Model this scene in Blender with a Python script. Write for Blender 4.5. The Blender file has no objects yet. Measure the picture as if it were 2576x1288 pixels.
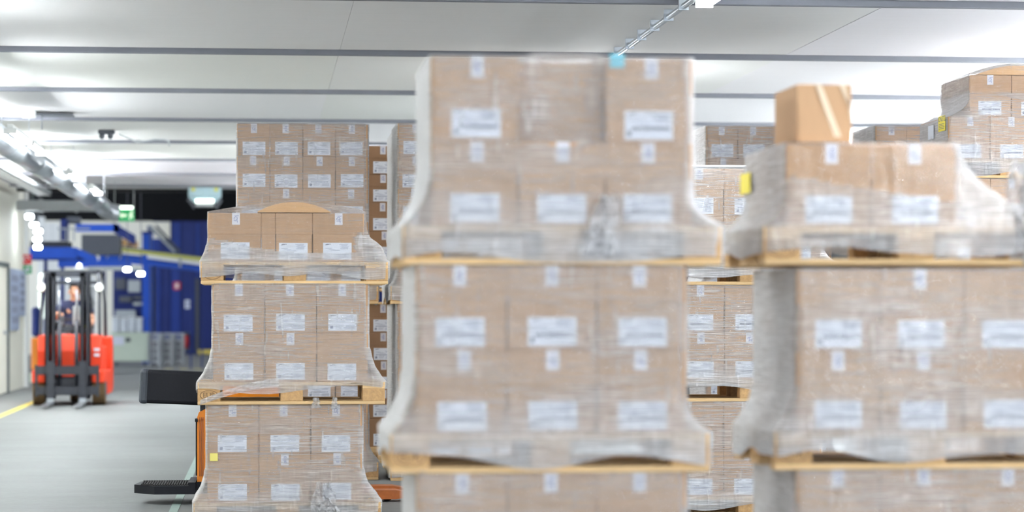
import bpy, bmesh, math, random
from mathutils import Vector, Matrix, noise
R_ = random.Random(7)
SC = bpy.context.scene
COL = SC.collection
# ------------------------------------------------------------------ camera
F = 6000.0; HZ = 785.0; CX = 1288.0; H = 1.37        # focal length, horizon, centre (px of a 2576x1288 frame), eye height
TH = math.atan(623.0 / F); c_, s_ = math.cos(TH), math.sin(TH)
cam = bpy.data.cameras.new('camera'); co = bpy.data.objects.new('camera', cam); COL.objects.link(co)
cam.sensor_width = 36.0; cam.lens = 36.0 * F / 2576.0
cam.shift_y = (HZ - 644.0) / 2576.0
cam.clip_end = 300
co.location = (0, 0, H); co.rotation_euler = (math.pi / 2, 0, -TH)
cam.dof.use_dof = True; cam.dof.focus_distance = 17.1; cam.dof.aperture_fstop = 1.6
SC.camera = co; SC.cycles.use_light_tree = False
# ------------------------------------------------------------------ world, exposure
W = bpy.data.worlds.new('world'); SC.world = W; W.use_nodes = True
W.node_tree.nodes['Background'].inputs[0].default_value = (0.80, 0.88, 1.0, 1)
W.node_tree.nodes['Background'].inputs[1].default_value = 3.4
SC.view_settings.view_transform = 'Standard'; SC.view_settings.look = 'None'
SC.view_settings.gamma = 1.0; SC.view_settings.use_curve_mapping = False
SC.view_settings.exposure = 0.5
LAMP = 84.0            # emission of the fluorescent tubes
SC.cycles.transparent_max_bounces = 10
SC.cycles.max_bounces = 4; SC.cycles.diffuse_bounces = 3; SC.cycles.glossy_bounces = 2
SC.cycles.use_adaptive_sampling = True; SC.cycles.adaptive_threshold = 0.08; SC.cycles.adaptive_min_samples = 16

def P(px, py, zc):
    x = (px - CX) / F * zc; z = H - (py - HZ) / F * zc
    return Vector((x * c_ + zc * s_, -x * s_ + zc * c_, z))
def Q(px, py, Y):
    t = (px - CX) / F; X = Y * (t * c_ + s_) / (c_ - t * s_)
    zc = X * s_ + Y * c_
    return Vector((X, Y, H - (py - HZ) / F * zc))
# ------------------------------------------------------------------ materials
def lin(c):
    return tuple(((v / 255.0) / 12.92 if v / 255.0 <= 0.04045 else ((v / 255.0 + 0.055) / 1.055) ** 2.4) for v in c)
MATS = {}
def newmat(name):
    m = bpy.data.materials.new(name); m.use_nodes = True; MATS[name] = m
    nt = m.node_tree; b = nt.nodes['Principled BSDF']
    return m, nt, b
def nd(nt, t, **kw):
    n = nt.nodes.new(t)
    for k, v in kw.items():
        if k.startswith('_'): setattr(n, k[1:], v)
        else: n.inputs[k].default_value = v
    return n
def plain(name, rgb, rough=0.5, metal=0.0, var=0.06, scale=8.0, bump=0.0, spec=0.5, emit=0.0, stretch=(1, 1, 1), rand=0.0):
    m, nt, b = newmat(name); L = nt.links
    col = lin(rgb)
    b.inputs['Roughness'].default_value = rough; b.inputs['Metallic'].default_value = metal
    b.inputs['Specular IOR Level'].default_value = spec
    tc = nd(nt, 'ShaderNodeTexCoord'); mp = nd(nt, 'ShaderNodeMapping'); mp.inputs['Scale'].default_value = stretch
    L.new(tc.outputs['Object'], mp.inputs['Vector'])
    nz = nd(nt, 'ShaderNodeTexNoise', Scale=scale, Detail=5.0, Roughness=0.6); L.new(mp.outputs[0], nz.inputs['Vector'])
    mr = nd(nt, 'ShaderNodeMapRange'); mr.inputs['From Min'].default_value = 0.25; mr.inputs['From Max'].default_value = 0.75
    mr.inputs['To Min'].default_value = 1 - var; mr.inputs['To Max'].default_value = 1 + var
    L.new(nz.outputs['Fac'], mr.inputs['Value'])
    fac = mr.outputs[0]
    if rand:
        oi = nd(nt, 'ShaderNodeObjectInfo'); m2 = nd(nt, 'ShaderNodeMapRange')
        m2.inputs['To Min'].default_value = 1 - rand; m2.inputs['To Max'].default_value = 1 + rand
        L.new(oi.outputs['Random'], m2.inputs['Value'])
        mm = nd(nt, 'ShaderNodeMath', _operation='MULTIPLY'); L.new(fac, mm.inputs[0]); L.new(m2.outputs[0], mm.inputs[1]); fac = mm.outputs[0]
    vm = nd(nt, 'ShaderNodeVectorMath', _operation='SCALE'); vm.inputs[0].default_value = col
    L.new(fac, vm.inputs['Scale']); L.new(vm.outputs[0], b.inputs['Base Color'])
    if bump:
        bp = nd(nt, 'ShaderNodeBump', Strength=bump, Distance=0.01); L.new(nz.outputs['Fac'], bp.inputs['Height']); L.new(bp.outputs[0], b.inputs['Normal'])
    if emit:
        b.inputs['Emission Color'].default_value = (*col, 1); b.inputs['Emission Strength'].default_value = emit
    return m
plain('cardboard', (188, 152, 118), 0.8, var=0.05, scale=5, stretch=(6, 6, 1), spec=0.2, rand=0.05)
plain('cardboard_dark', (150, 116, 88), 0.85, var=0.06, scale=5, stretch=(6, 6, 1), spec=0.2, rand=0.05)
plain('cardboard_pale', (216, 172, 120), 0.75, var=0.05, scale=4, spec=0.2)
plain('wood', (222, 188, 140), 0.75, var=0.16, scale=6, stretch=(1.2, 9, 12), bump=0.15, spec=0.25, rand=0.10)
plain('wood_block', (196, 158, 112), 0.85, var=0.22, scale=40, bump=0.3, spec=0.2, rand=0.12)
plain('paper', (232, 236, 246), 0.6, var=0.01)
plain('ink', (92, 96, 118), 0.7, var=0.05)
plain('ink_light', (150, 156, 180), 0.7, var=0.05)
plain('tape', (222, 220, 226), 0.25, var=0.03, spec=0.6)
plain('ink_blue', (88, 104, 168), 0.6)
plain('stamp', (110, 84, 60), 0.8)
plain('sticker_yellow', (246, 226, 40), 0.5, var=0.02)
plain('sticker_pale', (236, 222, 120), 0.5, var=0.02)
plain('sticker_cyan', (110, 205, 225), 0.5, var=0.02)
plain('foam_white', (240, 240, 244), 0.6, var=0.02)
plain('black_plastic', (20, 22, 30), 0.5, var=0.12, scale=60, bump=0.05, spec=0.3)
plain('black_steel', (40, 43, 52), 0.45, var=0.15, scale=14)
plain('dark_rubber', (34, 33, 34), 0.8, var=0.2, scale=30)
plain('grey_band', (62, 68, 78), 0.45)
plain('tyre', (96, 74, 46), 0.85, var=0.2, scale=20)
plain('orange', (240, 140, 16), 0.35, var=0.05)
plain('fork_orange', (176, 96, 38), 0.45, var=0.2, scale=16)
plain('red_paint', (222, 60, 18), 0.55, var=0.04)
plain('red_deep', (200, 40, 44), 0.4)
plain('steel', (170, 175, 180), 0.3, metal=0.9, var=0.1)
plain('galvanised', (196, 202, 208), 0.28, metal=0.85, var=0.08, scale=5)
plain('grey_machine', (170, 176, 178), 0.5)
plain('grey_dark', (84, 88, 96), 0.6)
plain('blue_paint', (12, 80, 196), 0.45, var=0.08, scale=3)
plain('blue_navy', (10, 38, 112), 0.55, var=0.1, scale=2)
plain('blue_wall', (14, 52, 140), 0.5, var=0.08, scale=2)
plain('cream_wall', (243, 240, 226), 0.6, var=0.03, scale=2)
plain('cream_green', (214, 226, 204), 0.5, var=0.03)
plain('white_paint', (236, 238, 236), 0.45, var=0.02)
plain('door_seam', (84, 92, 92), 0.7)
plain('poster', (176, 188, 212), 0.4, var=0.28, scale=26)
plain('sign_green', (20, 150, 84), 0.4, var=0.02)
plain('green_dark', (60, 76, 70), 0.5)
plain('light_machine', (176, 204, 212), 0.4)
plain('belt_yellow', (206, 206, 110), 0.5)
plain('line_yellow', (226, 204, 92), 0.6, var=0.12, scale=20)
plain('line_cyan', (146, 166, 160), 0.6, var=0.15, scale=20)
plain('unlit_black', (7, 8, 12), 0.9)
plain('clear_plastic', (226, 232, 236), 0.2, var=0.12, scale=9)
plain('skin', (206, 150, 118), 0.5, var=0.03)
plain('hair', (26, 20, 18), 0.6)
plain('navy_cloth', (34, 40, 72), 0.85, var=0.12, scale=20)
plain('trouser_cloth', (58, 62, 72), 0.9, var=0.1, scale=20)
plain('eye', (20, 16, 16), 0.3)
plain('lip', (170, 96, 88), 0.5)
plain('tube', (246, 252, 255), 0.5, emit=LAMP, var=0)
plain('tube_bright', (246, 252, 255), 0.5, emit=LAMP * 4.8, var=0)
plain('tube_duct', (246, 252, 255), 0.5, emit=LAMP * 2.3, var=0)
plain('joint_grey', (122, 124, 133), 0.8, var=0.08, scale=3)
plain('strip_pale', (224, 202, 174), 0.35, var=0.04)
plain('lamp_small', (240, 250, 255), 0.5, emit=10, var=0)
plain('lamp_strong', (240, 250, 255), 0.5, emit=16, var=0)
plain('lamp_soft', (235, 250, 235), 0.5, emit=2.2, var=0)
plain('sign_lit', (30, 160, 90), 0.4, emit=0.25, var=0)
plain('sign_lit_white', (226, 240, 214), 0.4, emit=0.45, var=0)
# ceiling paint: fine board-formed streaks along the panel, slight tint per panel
def ceiling_mat():
    m, nt, b = newmat('ceiling_paint'); L = nt.links
    b.inputs['Roughness'].default_value = 0.7; b.inputs['Specular IOR Level'].default_value = 0.25
    tc = nd(nt, 'ShaderNodeTexCoord'); mp = nd(nt, 'ShaderNodeMapping'); mp.inputs['Scale'].default_value = (0.5, 26, 1)
    L.new(tc.outputs['Object'], mp.inputs['Vector'])
    nz = nd(nt, 'ShaderNodeTexNoise', Scale=2.0, Detail=6.0, Roughness=0.7); L.new(mp.outputs[0], nz.inputs['Vector'])
    oi = nd(nt, 'ShaderNodeObjectInfo')
    cr = nd(nt, 'ShaderNodeValToRGB'); e = cr.color_ramp.elements
    e[0].color = (*lin((226, 227, 223)), 1); e[1].color = (*lin((230, 228, 234)), 1)
    L.new(oi.outputs['Random'], cr.inputs[0])
    mr = nd(nt, 'ShaderNodeMapRange'); mr.inputs['From Min'].default_value = 0.3; mr.inputs['From Max'].default_value = 0.7
    mr.inputs['To Min'].default_value = 0.965; mr.inputs['To Max'].default_value = 1.03
    L.new(nz.outputs['Fac'], mr.inputs['Value'])
    vm = nd(nt, 'ShaderNodeVectorMath', _operation='SCALE'); L.new(cr.outputs[0], vm.inputs[0]); L.new(mr.outputs[0], vm.inputs['Scale'])
    L.new(vm.outputs[0], b.inputs['Base Color'])
    bp = nd(nt, 'ShaderNodeBump', Strength=0.35, Distance=0.01); L.new(nz.outputs['Fac'], bp.inputs['Height']); L.new(bp.outputs[0], b.inputs['Normal'])
ceiling_mat()
def floor_mat():
    m, nt, b = newmat('concrete'); L = nt.links
    tc = nd(nt, 'ShaderNodeTexCoord'); mp = nd(nt, 'ShaderNodeMapping'); mp.inputs['Scale'].default_value = (0.35, 0.9, 1)
    L.new(tc.outputs['Object'], mp.inputs['Vector'])
    n1 = nd(nt, 'ShaderNodeTexNoise', Scale=1.0, Detail=8.0, Roughness=0.65); L.new(mp.outputs[0], n1.inputs['Vector'])
    n2 = nd(nt, 'ShaderNodeTexNoise', Scale=14.0, Detail=6.0, Roughness=0.7); L.new(tc.outputs['Object'], n2.inputs['Vector'])
    cr = nd(nt, 'ShaderNodeValToRGB'); e = cr.color_ramp.elements
    e[0].position = 0.3; e[0].color = (*lin((104, 107, 107)), 1); e[1].position = 0.72; e[1].color = (*lin((142, 145, 145)), 1)
    L.new(n1.outputs['Fac'], cr.inputs[0])
    mx = nd(nt, 'ShaderNodeMixRGB', _blend_type='MULTIPLY'); mx.inputs[0].default_value = 0.35
    L.new(cr.outputs[0], mx.inputs[1]); L.new(n2.outputs['Fac'], mx.inputs[2]); L.new(mx.outputs[0], b.inputs['Base Color'])
    mr = nd(nt, 'ShaderNodeMapRange'); mr.inputs['To Min'].default_value = 0.42; mr.inputs['To Max'].default_value = 0.7; b.inputs['Specular IOR Level'].default_value = 0.35
    L.new(n1.outputs['Fac'], mr.inputs['Value']); L.new(mr.outputs[0], b.inputs['Roughness'])
    bp = nd(nt, 'ShaderNodeBump', Strength=0.08, Distance=0.01); L.new(n2.outputs['Fac'], bp.inputs['Height']); L.new(bp.outputs[0], b.inputs['Normal'])
floor_mat()
def film_mat():
    m, nt, b = newmat('film'); L = nt.links; nt.nodes.remove(b); out = nt.nodes['Material Output']
    tc = nd(nt, 'ShaderNodeTexCoord'); oi = nd(nt, 'ShaderNodeObjectInfo')
    off = nd(nt, 'ShaderNodeVectorMath', _operation='ADD'); L.new(tc.outputs['Object'], off.inputs[0])
    sc = nd(nt, 'ShaderNodeMath', _operation='MULTIPLY'); sc.inputs[1].default_value = 37.0; L.new(oi.outputs['Random'], sc.inputs[0]); L.new(sc.outputs[0], off.inputs[1])
    def nz(scale, stretch, rot=(0, 0, 0), det=4, rough=0.6):
        mp = nd(nt, 'ShaderNodeMapping'); mp.inputs['Scale'].default_value = stretch; mp.inputs['Rotation'].default_value = rot
        L.new(off.outputs[0], mp.inputs['Vector'])
        n = nd(nt, 'ShaderNodeTexNoise', Scale=scale, Detail=det, Roughness=rough); L.new(mp.outputs[0], n.inputs['Vector']); return n.outputs['Fac']
    def rng(v, a, b_, c, d):
        r = nd(nt, 'ShaderNodeMapRange'); r.inputs['From Min'].default_value = a; r.inputs['From Max'].default_value = b_
        r.inputs['To Min'].default_value = c; r.inputs['To Max'].default_value = d; L.new(v, r.inputs['Value']); return r.outputs[0]
    def op(o, a, b_):
        n = nd(nt, 'ShaderNodeMath', _operation=o)
        for i, v in enumerate((a, b_)):
            if isinstance(v, (int, float)): n.inputs[i].default_value = v
            else: L.new(v, n.inputs[i])
        return n.outputs[0]
    h1 = nz(2.6, (1.8, 1.8, 85), det=2)            # tight horizontal stretch lines
    h2 = nz(2.2, (3, 3, 26), rot=(0, 0.22, 0), det=1)
    v1 = nz(3.0, (9, 9, 1.6), rot=(0, 0.3, 0), det=1)   # slack vertical creases
    big = nz(2.2, (1, 1, 1), det=0)
    at = nd(nt, 'ShaderNodeAttribute'); at.attribute_name = 'haze'
    lines = op('ADD', rng(h1, 0.48, 0.70, 0, 0.30), rng(h2, 0.6, 0.75, 0, 0.18))
    lines = op('ADD', lines, rng(v1, 0.66, 0.74, 0, 0.18))
    lines = op('MULTIPLY', lines, rng(big, 0.35, 0.65, 0.35, 1.25))
    haze = op('ADD', at.outputs['Fac'], op('MULTIPLY', lines, op('ADD', op('MULTIPLY', at.outputs['Fac'], 1.5), 0.55)))
    lw = nd(nt, 'ShaderNodeLayerWeight'); lw.inputs['Blend'].default_value = 0.5
    graz = op('POWER', lw.outputs['Facing'], 3.0)
    haze = op('ADD', haze, op('MULTIPLY', graz, 0.5)); n = nd(nt, 'ShaderNodeClamp'); L.new(haze, n.inputs[0]); n.inputs['Max'].default_value = 0.92; haze = n.outputs[0]
    hh = op('ADD', op('MULTIPLY', h1, 0.7), op('ADD', op('MULTIPLY', h2, 0.8), op('MULTIPLY', v1, 1.2)))
    bp = nd(nt, 'ShaderNodeBump', Strength=0.9, Distance=0.02); L.new(hh, bp.inputs['Height'])
    tr = nd(nt, 'ShaderNodeBsdfTransparent'); tr.inputs[0].default_value = (0.975, 0.975, 0.98, 1)
    di = nd(nt, 'ShaderNodeBsdfDiffuse'); di.inputs[0].default_value = (0.92, 0.92, 0.945, 1); L.new(bp.outputs[0], di.inputs['Normal'])
    tl = nd(nt, 'ShaderNodeBsdfTranslucent'); tl.inputs[0].default_value = (0.92, 0.92, 0.945, 1)
    dm = nd(nt, 'ShaderNodeMixShader'); dm.inputs[0].default_value = 0.12; L.new(di.outputs[0], dm.inputs[1]); L.new(tl.outputs[0], dm.inputs[2])
    m1 = nd(nt, 'ShaderNodeMixShader'); L.new(haze, m1.inputs[0]); L.new(tr.outputs[0], m1.inputs[1]); L.new(dm.outputs[0], m1.inputs[2])
    gl = nd(nt, 'ShaderNodeBsdfGlossy'); gl.inputs['Roughness'].default_value = 0.16; gl.inputs[0].default_value = (1, 1, 1, 1); L.new(bp.outputs[0], gl.inputs['Normal'])
    gf = op('ADD', op('MULTIPLY', op('POWER', lw.outputs['Facing'], 4.0), 0.22), 0.075)
    m2 = nd(nt, 'ShaderNodeMixShader'); L.new(gf, m2.inputs[0]); L.new(m1.outputs[0], m2.inputs[1]); L.new(gl.outputs[0], m2.inputs[2])
    L.new(m2.outputs[0], out.inputs['Surface'])
film_mat()
def glass_mat():
    m, nt, b = newmat('clear_screen'); L = nt.links; nt.nodes.remove(b); out = nt.nodes['Material Output']
    tr = nd(nt, 'ShaderNodeBsdfTransparent'); gl = nd(nt, 'ShaderNodeBsdfGlossy'); gl.inputs['Roughness'].default_value = 0.1
    nz = nd(nt, 'ShaderNodeTexNoise', Scale=6.0); mr = nd(nt, 'ShaderNodeMapRange'); mr.inputs['To Min'].default_value = 0.15; mr.inputs['To Max'].default_value = 0.4
    L.new(nz.outputs['Fac'], mr.inputs['Value'])
    mx = nd(nt, 'ShaderNodeMixShader'); L.new(mr.outputs[0], mx.inputs[0]); L.new(tr.outputs[0], mx.inputs[1]); L.new(gl.outputs[0], mx.inputs[2]); L.new(mx.outputs[0], out.inputs['Surface'])
glass_mat()
# ------------------------------------------------------------------ geometry helpers
class MB:
    def __init__(s): s.v = []; s.f = []; s.m = []
    def _add(s, vs, fs, mat=0):
        o = len(s.v); s.v += [tuple(v) for v in vs]; s.f += [tuple(i + o for i in f) for f in fs]; s.m += [mat] * len(fs); return s
    def box(s, x0, x1, y0, y1, z0, z1, mat=0, M=None):
        vs = [Vector((x, y, z)) for x in (x0, x1) for y in (y0, y1) for z in (z0, z1)]
        if M: vs = [M @ v for v in vs]
        return s._add(vs, [(0, 1, 3, 2), (4, 6, 7, 5), (0, 4, 5, 1), (2, 3, 7, 6), (0, 2, 6, 4), (1, 5, 7, 3)], mat)
    def rbox(s, x0, x1, y0, y1, z0, z1, b=0.02, seg=2, mat=0, M=None):
        bm = bmesh.new(); bmesh.ops.create_cube(bm, size=1.0)
        bmesh.ops.scale(bm, vec=(x1 - x0, y1 - y0, z1 - z0), verts=bm.verts)
        bmesh.ops.translate(bm, vec=((x0 + x1) / 2, (y0 + y1) / 2, (z0 + z1) / 2), verts=bm.verts)
        bmesh.ops.bevel(bm, geom=list(bm.edges), offset=b, segments=seg, affect='EDGES', profile=0.5)
        if M: bmesh.ops.transform(bm, matrix=M, verts=bm.verts)
        bm.verts.index_update()
        s._add([v.co for v in bm.verts], [[v.index for v in f.verts] for f in bm.faces], mat); bm.free(); return s
    def cyl(s, p0, p1, r0, r1=None, n=12, mat=0):
        p0, p1 = Vector(p0), Vector(p1); r1 = r0 if r1 is None else r1
        d = (p1 - p0).normalized(); a = d.orthogonal().normalized(); b = d.cross(a)
        vs = []
        for p, r in ((p0, r0), (p1, r1)):
            vs += [p + (a * math.cos(2 * math.pi * i / n) + b * math.sin(2 * math.pi * i / n)) * r for i in range(n)]
        fs = [(i, (i + 1) % n, n + (i + 1) % n, n + i) for i in range(n)] + [tuple(range(n - 1, -1, -1)), tuple(range(n, 2 * n))]
        return s._add(vs, fs, mat)
    def tube(s, pts, r, n=8, mat=0):
        pts = [Vector(p) for p in pts]; rs = r if isinstance(r, (list, tuple)) else [r] * len(pts); vs = []; a = None
        for i, p in enumerate(pts):
            d = (pts[min(i + 1, len(pts) - 1)] - pts[max(i - 1, 0)]).normalized()
            a = d.orthogonal().normalized() if a is None else (a - d * a.dot(d)).normalized(); b = d.cross(a)
            vs += [p + (a * math.cos(2 * math.pi * k / n) + b * math.sin(2 * math.pi * k / n)) * rs[i] for k in range(n)]
        fs = [(i * n + k, i * n + (k + 1) % n, (i + 1) * n + (k + 1) % n, (i + 1) * n + k) for i in range(len(pts) - 1) for k in range(n)]
        fs += [tuple(range(n - 1, -1, -1)), tuple(range((len(pts) - 1) * n, len(pts) * n))]
        return s._add(vs, fs, mat)
    def prism(s, poly, axis, a0, a1, mat=0):
        n = len(poly); vs = []
        for a in (a0, a1):
            for u, w in poly: vs.append({'x': (a, u, w), 'y': (u, a, w), 'z': (u, w, a)}[axis])
        return s._add(vs, [tuple(range(n - 1, -1, -1)), tuple(range(n, 2 * n))] + [(i, (i + 1) % n, n + (i + 1) % n, n + i) for i in range(n)], mat)
    def sphere(s, c, r, n=14, m=8, mat=0):
        r = (r, r, r) if isinstance(r, (int, float)) else r; vs = [(c[0], c[1], c[2] - r[2])]
        for j in range(1, m):
            t = math.pi * j / m - math.pi / 2
            vs += [(c[0] + r[0] * math.cos(t) * math.cos(2 * math.pi * i / n), c[1] + r[1] * math.cos(t) * math.sin(2 * math.pi * i / n), c[2] + r[2] * math.sin(t)) for i in range(n)]
        vs.append((c[0], c[1], c[2] + r[2])); fs = [(0, 1 + (i + 1) % n, 1 + i) for i in range(n)]
        for j in range(m - 2): fs += [(1 + j * n + i, 1 + j * n + (i + 1) % n, 1 + (j + 1) * n + (i + 1) % n, 1 + (j + 1) * n + i) for i in range(n)]
        fs += [(len(vs) - 1, 1 + (m - 2) * n + i, 1 + (m - 2) * n + (i + 1) % n) for i in range(n)]
        return s._add(vs, fs, mat)
    def mesh(s, name, mats, smooth=False):
        me = bpy.data.meshes.new(name); me.from_pydata(s.v, [], s.f)
        for m in ([mats] if isinstance(mats, str) else mats): me.materials.append(MATS[m])
        me.polygons.foreach_set('material_index', s.m)
        if smooth: me.polygons.foreach_set('use_smooth', [True] * len(s.f))
        bm = bmesh.new(); bm.from_mesh(me); bmesh.ops.recalc_face_normals(bm, faces=bm.faces); bm.to_mesh(me); bm.free()
        me.update(); return me
    def build(s, name, mats, parent=None, smooth=False, loc=None):
        return link(name, s.mesh(name, mats, smooth), parent, loc)
def link(name, me, parent=None, loc=None, rz=0.0):
    o = bpy.data.objects.new(name, me); COL.objects.link(o)
    if parent is not None: o.parent = parent
    if loc is not None: o.location = loc
    if rz: o.rotation_euler = (0, 0, rz)
    return o
def tag(o, label=None, cat=None, group=None, kind=None):
    if label: o['label'] = label
    if cat: o['category'] = cat
    if group: o['group'] = group
    if kind: o['kind'] = kind
    return o
def empty(name, loc=(0, 0, 0), rz=0.0):
    o = bpy.data.objects.new(name, None); COL.objects.link(o); o.location = loc; o.rotation_euler = (0, 0, rz); o.empty_display_size = 0.1; return o
def text_geo(s, size):
    cu = bpy.data.curves.new('t', 'FONT'); cu.body = s; cu.size = size; cu.align_x = 'CENTER'; cu.align_y = 'CENTER'; cu.resolution_u = 2
    o = bpy.data.objects.new('t', cu); COL.objects.link(o)
    dg = bpy.context.evaluated_depsgraph_get(); dg.update(); me = o.evaluated_get(dg).to_mesh()
    vs = [v.co.copy() for v in me.vertices]; fs = [tuple(p.vertices) for p in me.polygons]
    o.evaluated_get(dg).to_mesh_clear(); bpy.data.objects.remove(o); bpy.data.curves.remove(cu); return vs, fs

# ================================================================== THE SETTING
CEIL = 3.57
fl = MB().box(-14, 24, -8, 90, -0.2, 0).build('floor', 'concrete'); tag(fl, kind='structure')
# ceiling: recessed slab with separate panels hung under it, open joints between
PITCH = 3.60; Y0 = 20.15
ce = MB().box(-14, 24, -9, 43.0, CEIL + 0.16, CEIL + 0.4).build('ceiling', 'ceiling_paint'); tag(ce, kind='structure')
xj = [-14, -10.8, -7.0, -3.18, 0.63, 4.44, 8.25, 12.06, 15.9, 24]
for i in range(-8, 7):
    y0 = Y0 + i * PITCH + 0.1; y1 = min(y0 + PITCH - 0.2, 43.0)
    for j in range(len(xj) - 1):
        dx, dy = xj[j + 1] - xj[j] - 0.0015, y1 - y0
        me = MB().rbox(-dx / 2, dx / 2, -dy / 2, dy / 2, 0, 0.16, b=0.002, seg=1).mesh('panel', 'ceiling_paint')
        link('panel', me, ce, ((xj[j] + xj[j + 1]) / 2, (y0 + y1) / 2, CEIL + R_.uniform(-0.002, 0.002)))
for i in range(-8, 7):
    link('joint_strip', MB().rbox(-19, 19, -0.04, 0.04, 0, 0.06, 0.004, 1).mesh('joint_strip', 'joint_grey'), ce, (5, Y0 + i * PITCH + 0.07, CEIL - 0.03))
# left wall with door, pilaster
WX = -4.37
wl = MB().box(WX - 0.2, WX, -8, 44.2, 0, CEIL + 0.15).build('wall_left', 'cream_wall'); tag(wl, kind='structure')
for ya, yb in ((26, 29.9), (30, 33.9), (34, 37.9)):
    MB().box(WX - 0.0, WX + 0.03, ya, yb, 0.12, CEIL - 0.1).build('panel', 'cream_wall', wl)
d1 = MB().box(WX, WX + 0.05, 38.2, 40.9, 0.02, 2.12).build('door_1', 'cream_wall'); tag(d1, kind='structure')
MB().box(WX, WX + 0.07, 40.9, 41.15, 0.0, 2.2).box(WX, WX + 0.07, 38.05, 38.2, 0.0, 2.2).box(WX, WX + 0.07, 38.2, 40.9, 2.12, 2.2).build('door_frame', 'door_seam', d1)
MB().box(WX + 0.05, WX + 0.1, 40.4, 40.55, 1.0, 1.06).build('door_handle', 'steel', d1)
t1 = MB().box(WX - 0.2, WX + 0.06, 44.2, 44.5, 0, CEIL + 0.15).build('trim_1', 'white_paint'); tag(t1, kind='structure')
wr = MB().box(20, 20.2, -8, 90, 0, 6).build('wall_right', 'white_paint'); tag(wr, kind='structure')
# end of the low ceiling: fascia, then the high hall, its unlit dark put in as near-black
fa = MB().box(-14, 24, 43.0, 43.3, CEIL - 0.05, 6.5).build('trim_2', 'unlit_black'); tag(fa, kind='structure')
bw = MB().box(-14, 24, 86, 86.3, 0, 6.8).build('wall_back', 'unlit_black'); tag(bw, kind='structure')
hc = MB().box(-14, 24, 43.3, 86.3, 6.5, 6.8).build('trim_3', 'unlit_black'); tag(hc, kind='structure')
# blue clad wall of the far hall: separate panels
YB = 78.0
bl = MB().box(Q(384, 0, YB).x, 14, YB, YB + 0.2, 0, Q(400, 556, YB).z).build('wall_far_blue', 'blue_navy'); tag(bl, kind='structure')
xs = [384, 405, 428, 455, 492, 503, 533, 565, 610, 660]
for i in range(len(xs) - 1):
    a, b = Q(xs[i], 0, YB - 0.05).x + 0.02, Q(xs[i + 1], 0, YB - 0.05).x - 0.02
    MB().box(a, b, YB - 0.06, YB, 0.1, Q(400, 560, YB).z).build('panel', 'blue_wall' if i % 2 == 0 else 'blue_navy', bl)
MB().box(Q(492, 0, YB - .1).x, Q(500, 0, YB - .1).x, YB - 0.12, YB - 0.06, 0.1, Q(400, 700, YB).z).build('door_post', 'grey_dark', bl)
cw = MB().box(-9, Q(384, 0, YB).x, YB, YB + 0.2, 0, Q(384, 556, YB).z).build('wall_far_pale', 'cream_wall'); tag(cw, kind='structure')

# floor paint
a, b = Q(-40, 1064, 30), Q(120, 998, 30)
def floor_strip(name, pa, pb, w, mat, label):
    def g(px, py):
        zc = H * F / (py - HZ); p = P(px, py, zc); return Vector((p.x, p.y, 0))
    A, B = g(*pa), g(*pb); d = (B - A).normalized(); n = Vector((-d.y, d.x, 0)) * w / 2
    return tag(MB()._add([A - n, B - n, B + n, A + n] + [v + Vector((0, 0, 0.003)) for v in (A - n, B - n, B + n, A + n)],
        [(0, 1, 2, 3), (4, 7, 6, 5), (0, 4, 5, 1), (1, 5, 6, 2), (2, 6, 7, 3), (3, 7, 4, 0)]).build(name, mat), label, 'floor marking')
floor_strip('floor_line', (-60, 1072), (120, 997), 0.10, 'line_yellow', 'yellow painted line on the floor leading to the forklift')
floor_strip('floor_line', (430, 1300), (600, 930), 0.06, 'line_cyan', 'worn pale green painted line on the floor beside the black step')
for i, px in enumerate((425, 462, 498)):
    q = P(px, 929, H * F / (929 - HZ))
    tag(MB().prism([(0.12 * math.cos(t * math.pi / 4), 0.3 * math.sin(t * math.pi / 4)) for t in range(8)], 'z', 0, 0.003).build('floor_dot', 'line_yellow', None, False, (q.x, q.y, 0)),
        'small yellow dot painted on the far floor, %s of three' % ('left', 'middle', 'right')[i], 'floor marking', 'far floor dots')

# ================================================================== LAMPS, DUCT, CEILING FITTINGS
ORD = ('first', 'second', 'third', 'fourth', 'fifth', 'sixth', 'seventh', 'eighth', 'ninth', 'tenth', 'eleventh', 'twelfth')
def luminaire(x, y, z, L, label, group, two=True, hang=0.0, tube='tube'):
    e = empty('ceiling_lamp', (x, y, z)); tag(e, label, 'lamp', group)
    MB().rbox(-0.03, 0.03, 0, L, 0.03, 0.07, 0.006, 1).build('housing', 'white_paint', e)
    for sx in ((-0.035, 0.035) if two else (0.0,)):
        MB().cyl((sx, 0.03, 0.0), (sx, L - 0.03, 0.0), 0.016, n=8).build('tube', tube, e, True)
    for yy in (0.0, L - 0.03):
        MB().box(-0.06, 0.06, yy, yy + 0.03, -0.02, 0.03).build('end_cap', 'white_paint', e)
    if hang:
        for yy in (0.25, L - 0.25): MB().cyl((0, yy, 0.07), (0, yy, hang), 0.006, n=6).build('hanger_rod', 'grey_machine', e)
    return e
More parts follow.
